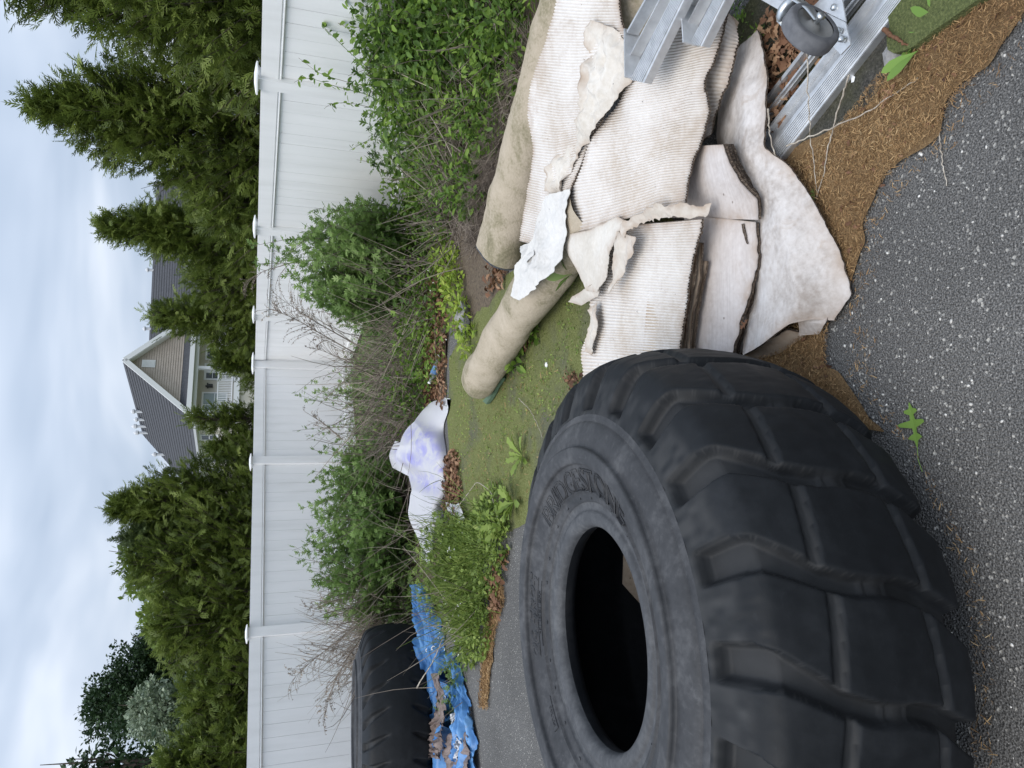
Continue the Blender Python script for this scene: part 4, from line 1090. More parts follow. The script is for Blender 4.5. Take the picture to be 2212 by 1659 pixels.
# far ribbed sheet over the rolls
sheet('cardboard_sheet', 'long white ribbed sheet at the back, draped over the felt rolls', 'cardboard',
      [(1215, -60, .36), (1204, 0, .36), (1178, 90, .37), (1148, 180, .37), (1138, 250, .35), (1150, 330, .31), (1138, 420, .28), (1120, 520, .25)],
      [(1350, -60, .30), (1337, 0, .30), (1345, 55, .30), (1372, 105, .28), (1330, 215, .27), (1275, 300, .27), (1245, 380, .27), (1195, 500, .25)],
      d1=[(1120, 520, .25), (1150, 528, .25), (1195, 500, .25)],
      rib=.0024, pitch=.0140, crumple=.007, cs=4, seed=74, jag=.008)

# torn paper liners
def paper(label, *a_, **k):
    k.setdefault('mats', ('paper_beige', 'paper_beige')); k.setdefault('thick', .0012); k.setdefault('nv', 60); k.setdefault('nu', 110)
    return sheet('torn_paper', label, 'paper', *a_, group='torn paper liners on the pile', **k)
paper('long crumpled beige liner strip lying between the two large ribbed sheets',
      [(1283, 44, .33), (1268, 75, .34), (1262, 150, .33), (1258, 250, .31), (1218, 318, .30), (1185, 365, .29), (1180, 412, .28)],
      [(1325, 60, .32), (1352, 100, .31), (1372, 135, .30), (1330, 212, .285), (1285, 285, .28), (1240, 350, .285), (1212, 420, .275)],
      crumple=.016, cs=9, ridge=.026, seed=81, jag=.006, nu=200, nv=80)
paper('bright white torn sheet draped over the beige roll', 
      [(1185, 425, .285), (1165, 470, .285), (1138, 540, .30), (1118, 570, .31), (1108, 640, .31)],
      [(1232, 405, .285), (1226, 470, .27), (1222, 520, .26), (1215, 570, .25), (1128, 650, .29)],
      mats=('paper_white', 'paper_white'), crumple=.010, cs=9, ridge=.013, seed=82, jag=.008, nu=150)
paper('curled white scrap at the tip of the back ribbed sheet',
      [(1122, 532, .27), (1126, 552, .30), (1118, 575, .29)], [(1160, 520, .27), (1150, 550, .31), (1138, 572, .30)], mats=('paper_white', 'paper_white'), crumple=.008, cs=16, seed=83, nu=24, nv=20)
paper('flat beige torn liner reaching over the tattered sheet end',
      [(1335, 468, .245), (1270, 498, .24), (1208, 512, .235), (1240, 570, .215), (1268, 628, .20)],
      [(1352, 478, .25), (1336, 500, .25), (1318, 545, .24), (1310, 600, .225), (1290, 632, .21)], crumple=.005, cs=8, ridge=.004, seed=84, jag=.006)
paper('curled beige end of the torn liner, bent down to the moss',
      [(1268, 622, .205), (1235, 640, .17), (1228, 652, .15)], [(1300, 600, .215), (1292, 640, .185), (1255, 660, .13)], crumple=.004, cs=9, seed=85, nu=26, nv=22)
paper('triangular beige liner flap pointing at the tyre',
      [(1332, 500, .255), (1326, 545, .25), (1320, 600, .23), (1317, 632, .215)], [(1374, 512, .255), (1366, 545, .245), (1344, 595, .228), (1321, 635, .215)], crumple=.008, cs=11, ridge=.010, seed=86)
paper('folded pale liner band bridging the middle sheet and smooth stack',
      [(1345, 490, .26), (1378, 462, .265), (1420, 445, .25), (1480, 442, .225), (1540, 445, .15)], [(1350, 512, .25), (1372, 492, .245), (1410, 474, .235), (1482, 470, .205), (1536, 468, .15)], crumple=.010, cs=12, ridge=.016, seed=87, nv=30, jag=.014)
paper('ragged paper strip at the tattered far end of the small ribbed sheet',
      [(1270, 670, .16), (1275, 705, .165), (1262, 760, .14)], [(1288, 655, .17), (1292, 705, .185), (1278, 768, .15)], crumple=.008, cs=16, ridge=.008, seed=88, nv=18, nu=50)
# ------------------------------------------------------------------ aluminium rolling ladder, lying on its side
def ribbon(A0, A1, B0, B1, thick=.004, grooves=0, gd=.004):
    """plate between the edge A0-A1 and the edge B0-B1, optionally with raised grip ridges along it"""
    A0, A1, B0, B1 = (np.asarray(q, float) for q in (A0, A1, B0, B1))
    nrm_ = nrm(np.cross(A1 - A0, B0 - A0)); nrm_ = nrm_ if nrm_[2] > 0 else -nrm_
    us = [0, 1] if not grooves else []
    hs = [0, 0] if not grooves else []
    if grooves:
        us, hs = [0, .12], [0, 0]
        wv = .88 / grooves
        for k in range(grooves):
            u0 = .12 + k * wv; us += [u0 + wv * .1, u0 + wv * .25, u0 + wv * .65, u0 + wv * .8]; hs += [0, gd, gd, 0]
        us.append(1); hs.append(0)
    m_ = len(us)
    r0 = [A0 + (B0 - A0) * u + nrm_ * h for u, h in zip(us, hs)] + [B0 - nrm_ * thick, A0 - nrm_ * thick]
    r1 = [A1 + (B1 - A1) * u + nrm_ * h for u, h in zip(us, hs)] + [B1 - nrm_ * thick, A1 - nrm_ * thick]
    n = m_ + 2
    F = [[i, (i + 1) % n, n + (i + 1) % n, n + i] for i in range(n)] + [list(range(n))[::-1], list(range(n, 2 * n))]
    return np.array(r0 + r1), F
lad = thing('rolling_ladder', 'aluminium rolling ladder on its side, rails and caster at the right edge', 'ladder', (*G(1800, 100, 0)[:2], 0))
AL_ = M['aluminium']
def ln(x0, z, ya=372, yb=-130, ref=198): return G(x0 + .78 * (ref - ya), ya, z), G(x0 + .78 * (ref - yb), yb, z)
o0, o1 = ln(1799, .030); i0, i1 = ln(1761, .046)
tread = put('step_tread', *ribbon(o0, o1, i0, i1, .005, 7), AL_, lad)
put('tread_lip', *ribbon(o0 - [0, 0, .004], o1 - [0, 0, .004], o0 - [0, 0, .026], o1 - [0, 0, .026], .004), AL_, tread)
w0, w1 = ln(1754, .046); put('tread_lip', *ribbon(i0, i1, w0, w1, .006), AL_, tread)
w2, w3 = ln(1734, .022); put('channel_web', *ribbon(w0, w1, w2, w3, .003), AL_, tread)
for x0, z, wd in ((1730, .036, .008), (1699, .032, .008), (1676, .030, .014)):
    p_, q_ = ln(x0, z); put('rail_bar', *bar(p_, q_, wd, .028), AL_, lad)
p0, p1 = ln(1702, .034); p2, p3 = ln(1710, .020); put('channel_web', *ribbon(p0, p1, p2, p3, .003), AL_, lad)
def step(zt, R_, L_, flange, plate):
    g0, g1 = G(*R_[0], zt), G(*R_[1], zt); h0, h1 = G(*L_[0], zt + .01), G(*L_[1], zt + .01)
    t_ = put('step_tread', *ribbon(g0, g1, h0, h1, .005, 7), AL_, lad)
    put('tread_lip', *ribbon(g0 - [0, 0, .004], g1 - [0, 0, .004], g0 - [0, 0, .03], g1 - [0, 0, .03], .004), AL_, t_)
    f0, f1 = G(*flange[0], zt + .005), G(*flange[1], zt + .005)
    put('rail_bar', *bar(f0, f1, .010, .045), AL_, t_)
    mid0 = (h0 + f0) / 2; mid1 = (h1 + f1) / 2
    put('channel_web', *ribbon(h0 - [0, 0, .035], h1 - [0, 0, .035], f0 - [0, 0, .035], f1 - [0, 0, .035], .003), AL_, t_)
    put('channel_web', *bar(mid0 - [0, 0, .012], mid1 - [0, 0, .012], .006, .04), AL_, t_)
    put('end_plate', *bar(G(*plate[0], zt + .004), G(*plate[1], zt + .012), .006, .06), M['aluminium'], t_)
step(.345, ((1391, 179), (1532, -110)), ((1362, 172), (1506, -110)), ((1366, 72), (1470, -110)), ((1364, 66), (1366, 170)))
step(.285, ((1516, 100), (1622, -110)), ((1491, 94), (1600, -110)), ((1488, 8), (1550, -110)), ((1487, 4), (1493, 96)))
# plate that carries the caster
put('caster_plate', *poly([G(1610, -20, .20), G(1694, 28, .17), G(1720, 12, .17), G(1700, -40, .2)], .005, [0, 0, -1.]), AL_, lad)
br = put('bracket', *poly([G(1755, 14, .10), G(1826, 48, .105), G(1837, 96, .105), G(1816, 118, .105), G(1780, 80, .10)], .004, [0, 0, -1.]), AL_, lad)
put('bracket', *poly([G(1757, 13, .115), G(1795, -25, .115), G(1815, -25, .115), G(1827, 47, .115)], .004, [0, 0, -1.]), AL_, lad)
for x, y in ((1809, 66), (1817, 84), (1802, 16)):
    c_ = G(x, y, .118); V, F = tubes(np.array([[c_ - [0, 0, .01], c_ + [0, 0, .006], c_ + [0, 0, .009]]]), np.array([[.009, .009, .001]]), 6); put('bolt', V, F, M['zinc'], br)
# caster
wc = EYE + ray(1750, 64) / FPX * 1.78
_vd = nrm(ray(1750, 64)); _pp = _R * .79 - _U * .61; _pp = nrm(_pp - _vd * (_pp @ _vd)); ax = nrm(_pp * .90 - _vd * .44)
cast = put('caster', *(lambda vf: (vf[0], vf[1].tolist()))(tubes(np.array([[wc - ax * .034, wc + ax * .036, wc + ax * .038]]), np.array([[.006, .006, .001]]), 8)), M['zinc'], lad)
q = nrm(np.cross(ax, [0, 0, 1.])); q2 = np.cross(q, ax)
def disc_prof(prof, n=48):
    V = []; a = np.arange(n) * 2 * pi / n
    for h, r_ in prof: V.append(wc + ax * h + (q * np.cos(a)[:, None] + q2 * np.sin(a)[:, None]) * r_)
    V = np.array(V).reshape(-1, 3); i = np.arange(len(prof) * n).reshape(len(prof), n)
    F = np.stack([i[:-1], np.roll(i, -1, 1)[:-1], np.roll(i, -1, 1)[1:], i[1:]], -1).reshape(-1, 4)
    return V, F
put('wheel_tyre', *disc_prof([(-.021, .050), (-.022, .062), (-.019, .067), (-.013, .069), (.013, .069), (.019, .067), (.022, .062), (.021, .050)]), M['wheel_rubber'], cast, True)
put('wheel_hub', *disc_prof([(-.017, .052), (-.010, .040), (-.010, .018), (-.018, .012), (-.018, .001)]), M['wheel_hub'], cast, True)
put('wheel_hub', *disc_prof([(.017, .052), (.017, .048), (.008, .040), (.009, .020), (.019, .013), (.019, .001)]), M['wheel_hub'], cast, True)
hd = EYE + ray(1708, 24) / FPX * 1.83
for sg in (1, -1):
    e_ = wc + ax * .026 * sg; k_ = hd + ax * .030 * sg; m1 = (e_ + k_) / 2 + ax * .006 * sg
    pth = smooth_path(np.array([e_, e_ * .7 + k_ * .3 + ax * .003 * sg, m1, k_]), 10, 2); dirv = nrm(k_ - e_); sd = np.cross(ax, dirv)
    wv = np.linspace(.010, .022, 10)
    V = np.concatenate([pth + sd * wv[:, None] + ax * .0015 * sg, pth - sd * wv[:, None] + ax * .0015 * sg, pth - sd * wv[:, None] - ax * .0015 * sg, pth + sd * wv[:, None] - ax * .0015 * sg])
    i = np.arange(40).reshape(4, 10); F = np.stack([i[:, :-1], np.roll(i, -1, 0)[:, :-1], np.roll(i, -1, 0)[:, 1:], i[:, 1:]], -1).reshape(-1, 4)
    put('fork_arm', V, F, M['zinc'], cast, True)
hx = nrm(hd - wc)
V, F = [], []
q3 = ax; q4 = np.cross(hx, ax)
def ringpart(c_, axis, prof, nm, mat, n=28):
    a_ = nrm(axis); b1 = nrm(np.cross(a_, [.3, .2, 1.])); b2 = np.cross(a_, b1); V = []
    an = np.arange(n) * 2 * pi / n
    for h, r_ in prof: V.append(c_ + a_ * h + (b1 * np.cos(an)[:, None] + b2 * np.sin(an)[:, None]) * r_)
    V = np.array(V).reshape(-1, 3); i = np.arange(len(prof) * n).reshape(len(prof), n)
    return put(nm, V, np.stack([i[:-1], np.roll(i, -1, 1)[:-1], np.roll(i, -1, 1)[1:], i[1:]], -1).reshape(-1, 4), M[mat], cast, True)
ringpart(hd, hx, [(-.010, .001), (-.010, .030), (-.002, .036), (.006, .036), (.008, .026), (.014, .025), (.015, .001)], 'swivel_head', 'zinc')
ringpart(wc + ax * .036, ax, [(0, .011), (.007, .011), (.009, .008), (.009, .0005)], 'axle_nut', 'zinc', 6)

# ------------------------------------------------------------------ blue tarpaulin
tarp = thing('blue_tarp', 'torn crumpled blue tarpaulin trailing in front of the worn tyre', 'tarp', (*G(985, 1560, 0)[:2], 0))
def strip(c0, c1, seed, fold, nfold, nm, mat, nu=150, nv=60, z=.03, rough=.007, th=.002):
    c0_, c1_ = smooth_path(np.array([G(*p_) for p_ in c0]), nu, 3), smooth_path(np.array([G(*p_) for p_ in c1]), nu, 3)
    U_, V_ = np.meshgrid(np.linspace(0, 1, nu), np.linspace(0, 1, nv), indexing='ij')
    S = c0_[:, None] * (1 - V_[..., None]) + c1_[:, None] * V_[..., None]
    ph = V_ * nfold + .9 * fbm(U_ * 3, V_ * 2, seed, 3)
    tri = np.abs((ph % 1) - .5) * 2
    S[..., 2] += fold * (tri - .35) * (.55 + .45 * vnoise(U_ * 5, V_ * 3, seed + 9)) + rough * fbm(U_ * 22, V_ * 7, seed + 1, 4)
    S[..., 0] += .5 * rough * fbm(U_ * 16, V_ * 8, seed + 2, 3); S[..., 1] += .8 * rough * fbm(U_ * 16, V_ * 8, seed + 3, 3)
    jag = .05 * fbm(U_ * 30, U_ * 0, seed + 5, 3) * (np.abs(V_ - .5) > .48)
    S[..., 1] += jag
    S[..., 2] = np.maximum(S[..., 2], .012)
    B_ = S - [0, 0, th]; n = nu * nv
    V = np.concatenate([S.reshape(-1, 3), B_.reshape(-1, 3)]); ft = grid_faces(nu, nv)
    return put(nm, V, np.concatenate([ft, ft[:, ::-1] + n]), M[mat], tarp, True), S
main, TS = strip([(896, 1262, .10), (908, 1330, .12), (922, 1400, .12), (935, 1480, .10), (935, 1560, .12), (880, 1640, .16), (862, 1700, .16)],
             [(912, 1262, .06), (943, 1330, .04), (957, 1400, .03), (972, 1480, .03), (980, 1560, .03), (978, 1640, .03), (978, 1700, .03)], 3, .22, 5.5, 'tarp_fold', 'tarp_blue')
strip([(965, 1420, .06), (985, 1490, .06), (990, 1540, .10), (985, 1580, .12), (980, 1680, .10)], [(985, 1400, .02), (1004, 1490, .02), (1014, 1530, .03), (1026, 1600, .03), (1030, 1690, .03)], 8, .12, 2.2, 'tarp_fold', 'tarp_blue', 110, 40)
strip([(930, 1455, .16), (945, 1500, .15), (938, 1550, .15), (905, 1590, .18)], [(946, 1455, .14), (958, 1500, .12), (962, 1560, .12), (940, 1600, .15)], 12, .05, 2, 'brown_lining', 'tarp_brown', 60, 24)
strip([(968, 1590, .09), (964, 1620, .10), (962, 1700, .10)], [(1006, 1560, .06), (1012, 1610, .07), (1010, 1690, .07)], 14, .07, 2.5, 'brown_lining', 'tarp_brown', 60, 30)
strip([(915, 1590, .17), (918, 1612, .18), (930, 1635, .17)], [(955, 1580, .14), (956, 1605, .15), (950, 1640, .14)], 15, .06, 1.6, 'brown_lining', 'tarp_brown', 40, 24)
strip([(975, 1545, .12), (985, 1590, .12), (982, 1640, .11)], [(984, 1540, .09), (997, 1592, .09), (994, 1640, .09)], 17, .04, 1.4, 'frayed_band', 'fray', 40, 12, rough=.015)
for u_, v_ in ((.18, .85), (.30, .35), (.37, .8), (.5, .25), (.62, .9), (.8, .7), (.9, .3)):
    c_ = TS[int(u_ * 149), int(v_ * 59)] + [0, -.01, .012]; th = np.arange(15) * 2 * pi / 14
    nv_ = nrm(EYE - c_) ; b1 = nrm(np.cross(nv_, [0, 0, 1.])); b2 = np.cross(b1, nv_)
    ring = c_ + (b1 * np.cos(th)[:, None] + b2 * np.sin(th)[:, None]) * .016
    V, F = tubes(ring[None], np.full((1, 15), .006), 5); put('grommet', V, F, M['trim'], tarp, True)

# ------------------------------------------------------------------ white plastic sheeting
def crump(c0, c1, seed, amp, cs, ridge, nu, nv):
    c0_, c1_ = smooth_path(np.array([AY(x, y, Y) for x, y, Y in c0]), nu, 30), smooth_path(np.array([AY(x, y, Y) for x, y, Y in c1]), nu, 30)
    U_, V_ = np.meshgrid(np.linspace(0, 1, nu), np.linspace(0, 1, nv), indexing='ij')
    S = c0_[:, None] * (1 - V_[..., None]) + c1_[:, None] * V_[..., None]
    f = fbm(S[..., 0] * cs, S[..., 2] * cs, seed, 2); f2 = fbm(S[..., 0] * cs * .6 + 7, S[..., 2] * cs * .6, seed + 3, 2)
    S[..., 1] += amp * f - ridge * (1 - np.abs(f2) * 2) - .20 * np.sin(V_ * pi)
    S[..., 2] = np.maximum(S[..., 2] + .4 * amp * f2, .01)
    vm = np.zeros(S.shape[:2])
    for x, y, rad in ((912, 945, .10), (922, 968, .10), (922, 1040, .08), (895, 995, .07), (938, 1005, .06)):
        q_ = AY(x, y, 6.5); vm = np.maximum(vm, np.exp(-((S[..., 0] - q_[0]) ** 2 + (S[..., 2] - q_[2]) ** 2) / rad ** 2))
    return S.reshape(-1, 3), grid_faces(nu, nv), vm.reshape(-1)
def psheet(nm, cr_, parent):
    return put(nm, cr_[0], cr_[1], M['plastic_white'], parent, True, rnd=cr_[2])
pl = thing('plastic_sheeting', 'crumpled white plastic sheeting with violet folds beside the moss', 'plastic sheet', (*G(962, 1000, 0)[:2], 0))
psheet('sheeting', crump([(958, 858, 6.5), (925, 868, 6.75), (890, 905, 6.9), (862, 950, 6.95), (848, 985, 6.95), (880, 1020, 6.9), (882, 1050, 6.85), (884, 1110, 6.75), (900, 1165, 6.6), (912, 1205, 6.5)],
                      [(964, 862, 6.36), (968, 890, 6.33), (968, 930, 6.33), (966, 980, 6.34), (964, 1030, 6.36), (960, 1080, 6.4), (955, 1110, 6.45), (945, 1150, 6.45), (935, 1180, 6.4), (925, 1210, 6.35)], 5, .07, 4, .11, 190, 80), pl)
psheet('sheeting', crump([(852, 952, 7.2), (838, 985, 7.25), (846, 1010, 7.25)], [(900, 960, 7.1), (895, 1000, 7.1), (890, 1030, 7.1)], 13, .04, 6, .04, 40, 26), pl)
tag(psheet('plastic_scrap', crump([(965, 1085, 6.1), (972, 1110, 6.0), (985, 1118, 5.8)], [(985, 1075, 5.75), (998, 1100, 5.6), (1002, 1112, 5.6)], 21, .03, 9, .03, 30, 24), None), 'small white plastic scrap in the weeds below the sheeting', 'plastic scrap')

# ------------------------------------------------------------------ odds and ends
def slab(name, label, cat, pts, z, th, mat, seed):
    return tag(patch(name, pts, z, M[mat], .008, .03, seed, None, th), label, cat)
slab('rubber_mat_scrap', 'dark green mat scrap beside the rounded roll end', 'mat', gp([(1042, 868), (1068, 828), (1082, 806), (1086, 812), (1070, 842), (1050, 872)], .04), .04, .025, 'rubber_mat', 3)
slab('moss_mat', 'thick green moss cushion at the right edge by the ladder', 'moss', gp([(1918, 60), (1912, 20), (1950, -50), (2100, -60), (2130, -10), (2080, 20), (2010, 70), (1965, 110), (1922, 118), (1914, 96)], .035), .035, .03, 'moss_mat', 4)
rr_ = np.random.default_rng(77)
def rock(label, x, y, size, seed, mat='concrete', z=0.0, flat=.6):
    r = np.random.default_rng(seed); c_ = G(x, y, z); V = ico_V * (1 + r.normal(0, .15, (12, 1))) * size * [1.2, 1, flat]
    F = ico_F + [[11, b2, a2] for a2, b2 in ((6, 7), (7, 8), (8, 9), (9, 10), (10, 6))]
    return tag(put('stone', V + c_ + [0, 0, size * flat * .5], F, M[mat]), label, 'stone', 'loose stones on the ground')
rock('grey concrete lump behind the long roll, among bright leaves', 1010, 690, .12, 1)
rock('grey concrete lump beside the vine on the long roll', 1148, 640, .07, 2)
rock('pale concrete block between worn tyre and dead stems', 855, 1315, .16, 3, flat=.9)
rock('pale stone in weeds behind the big tyre', 985, 1345, .09, 4)
rock('white pebble on the moss near the big tyre', 1182, 788, .018, 5, 'trim')
rock('white pebble by the dead oak leaf', 1844, 172, .009, 6, 'trim')
rock('grey rubble stone under the moss cushion', 1935, 118, .04, 8)
# bottle
bc = G(940, 800, .04); bd = nrm(np.array([-.6, .1, .25])); 
bot = thing('plastic_bottle', 'small clear plastic bottle on the brown leaf bed', 'bottle', bc - [0, 0, .04])
V, F = tubes(np.array([[bc - bd * .11, bc - bd * .10, bc, bc + bd * .06, bc + bd * .09, bc + bd * .12]]), np.array([[.005, .033, .033, .032, .014, .013]]), 12); put('bottle_body', V, F, M['bottle_plastic'], bot, True)
V, F = tubes(np.array([[bc - bd * .035, bc + bd * .035]]), np.array([[.0345, .0345]]), 12); put('bottle_label', V, F, M['bottle_label'], bot, True)
V, F = tubes(np.array([[bc + bd * .12, bc + bd * .135, bc + bd * .136]]), np.array([[.015, .015, .001]]), 10); put('bottle_cap', V, F, M['trim'], bot, True)
# ------------------------------------------------------------------ plants
def lobed(seed):
    """pinnately cut mugwort leaf"""
    V, F = [], []
    def lobe(p, q, w_):
        p = np.array(p); q = np.array(q); d = nrm(q - p); s = np.array([-d[1], d[0], 0]); i = len(V); m_ = p * .4 + q * .6 + [0, 0, .03]
        V.extend([p, m_ + s * w_, q, m_ - s * w_]); F.extend([[i, i + 1, i + 2], [i, i + 2, i + 3]])
    lobe([.1, 0, 0], [1, 0, -.08], .10)
    for x, l_ in ((.30, .42), (.55, .36)):
        for sg in (-1, 1): lobe([x, 0, 0], [x + l_ * .75, sg * l_ * .72, -.04], .07)
    return np.array(V), np.array(F)
LOB = lobed(1)
def stems_leaves(bases, tips, nleaf, rng, bend=.15):
    n = len(bases); K = 5; t = np.linspace(0, 1, K)
    side = rng.normal(0, bend, (n, 3)) * np.linalg.norm(tips - bases, axis=1, keepdims=True); side[:, 2] *= .3
    P = bases[:, None] + (tips - bases)[:, None] * t[None, :, None] + side[:, None] * (np.sin(t * pi))[None, :, None]
    s = rng.random((n, nleaf)) ** .75 * .85 + .15
    i = np.minimum((s * (K - 1)).astype(int), K - 2); f = s * (K - 1) - i
    r_ = np.arange(n)[:, None]
    pos = P[r_, i] * (1 - f)[..., None] + P[r_, i + 1] * f[..., None]
    tg = nrm(P[r_, i + 1] - P[r_, i])
    return P, pos.reshape(-1, 3), tg.reshape(-1, 3), s.reshape(-1)
def weed_plant(name, label, base, radius, H_, nst, nleaf, lsize, mat, seed, leaf=LOB, group=None, cat='bush', spread=.55, stem='dead_stem', hvar=.25, out_=.5, kind=None, squash=(1, 1)):
    r = np.random.default_rng(seed); base = np.asarray(base, float)
    root = thing(name, label, cat, base, group)
    a = r.random(nst) * 2 * pi; q = np.sqrt(r.random(nst))
    off = np.stack([np.cos(a) * q * squash[0], np.sin(a) * q * squash[1], 0 * a], 1)
    b0 = base + off * radius * spread
    ext = 1 + r.normal(0, hvar * .5, nst) + .22 * (r.random(nst) < .14) + .22 * vnoise(a * 1.3 + seed, q * 2, seed)
    top = base + off * radius * (1 + .25 * vnoise(a * 1.1 + seed, q * 0, seed + 2))[:, None] + np.stack([0 * a, 0 * a, H_ * (1 - .45 * q ** 2.2) * ext], 1)
    P, pos, tg, s = stems_leaves(b0, top, nleaf, r)
    V, F = tubes(P, np.array([[.005, .0045, .004, .003, .0015]]), 3); put('stem', V, F, M[stem], root)
    n = len(pos); d = tg * .45 + r.normal(0, out_, (n, 3)) + [0, 0, .1]
    X, Y, Z = frames(d, r.normal(0, .5, n))
    v, f = inst(*leaf, pos, X, Y, Z, lsize * (.55 + .7 * r.random(n)) * (1.15 - .35 * s))
    put('foliage', v, f, M[mat], root, rnd=np.repeat(np.clip(.1 + .45 * s + .45 * r.random(n), 0, 1), len(leaf[0])))
    return root
def gz(x, y, Y, z=-.01): p_ = AY(x, y, Y); return np.array([p_[0], p_[1], z])
G1 = 'leafy green bushes along the fence'
weed_plant('mugwort_bush', 'tall leafy green bush in front of the receding right fence', gz(900, 585, 7.8), .84, 1.08, 230, 40, .120, 'mugwort', 51, group=G1, hvar=.30, squash=(.72, 1))
weed_plant('mugwort_bush', 'round leafy green bush behind the white plastic sheeting', gz(890, 1135, 8.0), 1.05, .86, 270, 36, .115, 'mugwort', 52, group=G1, hvar=.26, squash=(.92, .8))
weed_plant('mugwort_bush', 'small upright green sprig against the fence, right of the dead stems', gz(740, 845, 9.4), .26, 1.05, 16, 20, .10, 'mugwort', 53, group=G1)
weed_plant('mugwort_bush', 'small green sprig just right of the round bush', gz(760, 945, 8.8), .22, .95, 10, 18, .09, 'mugwort', 54, group=G1)
weed_plant('mugwort_bush', 'shaded green bush beside the worn tyre under dry stalks', gz(850, 1330, 7.7), .40, .50, 40, 20, .08, 'mugwort', 55, group=G1)
# climbing vine mass along the right fence
def vine_mass(name, label, centers, nleaf, lsize, mat, seed, cat='vine', leaf=LEAF6, stems=60, group=None):
    r = np.random.default_rng(seed); cs = np.array([c_[:3] for c_ in centers]); rs = np.array([c_[3] for c_ in centers])
    base = cs.mean(0); base[2] = -.01
    root = thing(name, label, cat, base, group)
    ci = r.choice(len(cs), nleaf, p=rs ** 2 / (rs ** 2).sum()); u = nrm(r.normal(0, 1, (nleaf, 3)))
    pos = cs[ci] + u * (rs[ci] * (.25 + .75 * r.random(nleaf) ** .5))[:, None] * [1, 1, .9]
    pos[:, 2] = np.maximum(pos[:, 2], .02)
    d = u * [1, 1, .3] + r.normal(0, .6, (nleaf, 3)) - [0, .35, .15]
    X, Y, Z = frames(d, r.normal(0, .5, nleaf))
    v, f = inst(*leaf, pos, X, Y, Z, lsize * (.5 + .8 * r.random(nleaf)))
    put('foliage', v, f, M[mat], root, rnd=np.repeat(r.random(nleaf), len(leaf[0])))
    ci = r.choice(len(cs), stems); e_ = cs[ci] + r.normal(0, .5, (stems, 3)) * rs[ci][:, None]
    b0 = np.stack([e_[:, 0] + r.normal(0, .2, stems), e_[:, 1] + r.normal(0, .2, stems), 0 * ci], 1)
    P, _, _, _ = stems_leaves(b0, e_, 1, r, .2)
    V, F = tubes(P, np.array([[.005, .004, .004, .003, .002]]), 3); put('stem', V, F, M['dead_stem'], root)
    return root
VC = []
for x, y, Y, r_ in ((905, 20, 5.3, .42), (960, 60, 5.2, .42), (1030, 20, 4.9, .38), (850, 110, 5.8, .34), (880, 190, 6.0, .42), (940, 170, 5.7, .42), (1000, 140, 5.4, .40), (900, 290, 6.5, .38), (950, 270, 6.2, .36), (930, 370, 6.9, .34), (880, 400, 7.3, .32), (960, 340, 6.5, .28), (920, 450, 7.3, .30), (1060, 60, 4.8, .30), (830, 20, 5.6, .34), (1000, 230, 5.8, .28)):
    VC.append((*AY(x, y, Y), r_))
vine_mass('vine_thicket', 'dense bright green vine thicket climbing at the right', VC, 9000, .075, 'vine', 61, stems=140, group=None)
VC2 = [(*AY(x, y, Y), r_) for x, y, Y, r_ in ((830, 150, 5.9, .26), (845, 260, 6.5, .24), (860, 60, 5.6, .30), (830, 330, 7.0, .18), (905, 130, 5.6, .3), (990, 60, 5.0, .3))]
cover_z = 0
vine_mass('mugwort_bush', 'grey-green cut-leaved weeds mixed into the vine thicket', VC2, 1500, .10, 'mugwort', 62, 'bush', LOB, 30)
# climbing shoots on the fence
def shoot(label, pts, nleaf, size, mat, seed, name='vine_shoot', cat='vine', rad=.004):
    r = np.random.default_rng(seed); P = smooth_path(np.array([AY(*p_) for p_ in pts]), 24, 2)
    root = thing(name, label, cat, P[0] * [1, 1, 0], 'thin vine shoots climbing the right fence')
    V, F = tubes(P[None], np.linspace(rad, rad * .3, 24)[None], 4); put('stem', V, F, M['dead_stem'] if seed % 2 else M['vine'], root, rnd=np.full(len(V), .4))
    i = r.integers(1, 23, nleaf); pos = P[i] + r.normal(0, .01, (nleaf, 3)); d = r.normal(0, .6, (nleaf, 3)) + [0, -.3, -.5]
    X, Y, Z = frames(d, r.normal(0, .6, nleaf)); sz_ = 1.2 * size * (.5 + .7 * r.random(nleaf))
    for k in range(nleaf):
        v, f = inst(*LEAF6, pos[k:k + 1], X[k:k + 1], Y[k:k + 1], Z[k:k + 1], sz_[k:k + 1]); put('leaf', v, f, M[mat], root, rnd=np.full(7, .3 + .6 * r.random()))
shoot('longest climbing shoot near the top right of the fence', [(870, 170, 6.0), (800, 110, 5.9), (745, 55, 5.9), (715, 45, 6.0), (690, 10, 6.0)], 34, .065, 'vine', 71)
shoot('curled shoot tip bending left in front of the right fence', [(870, 215, 6.1), (800, 150, 6.0), (760, 118, 6.0), (690, 50, 6.0), (700, 35, 6.0)], 34, .06, 'vine', 72)
shoot('climbing shoot crossing the right fence post, upper tip', [(880, 250, 6.3), (820, 205, 6.2), (760, 180, 6.2), (690, 160, 6.2), (645, 125, 6.2)], 38, .06, 'vine', 73)
shoot('climbing shoot crossing the right fence post, lower tip', [(880, 270, 6.4), (800, 205, 6.3), (735, 190, 6.3), (660, 165, 6.3), (635, 178, 6.3)], 30, .055, 'vine', 74)
shoot('arched shoot left of the fence post', [(890, 290, 6.5), (815, 235, 6.5), (755, 222, 6.5), (715, 222, 6.5), (700, 235, 6.5)], 30, .05, 'vine', 75)
shoot('feathery vetch shoot in front of the pale fence boards', [(905, 330, 6.8), (860, 310, 6.8), (800, 300, 6.9), (755, 325, 6.9)], 36, .04, 'weed', 76)
shoot('thin shoot leaning left above the grey dead stems', [(915, 420, 7.0), (860, 395, 7.0), (800, 350, 7.1), (770, 345, 7.1)], 30, .04, 'weed', 77)

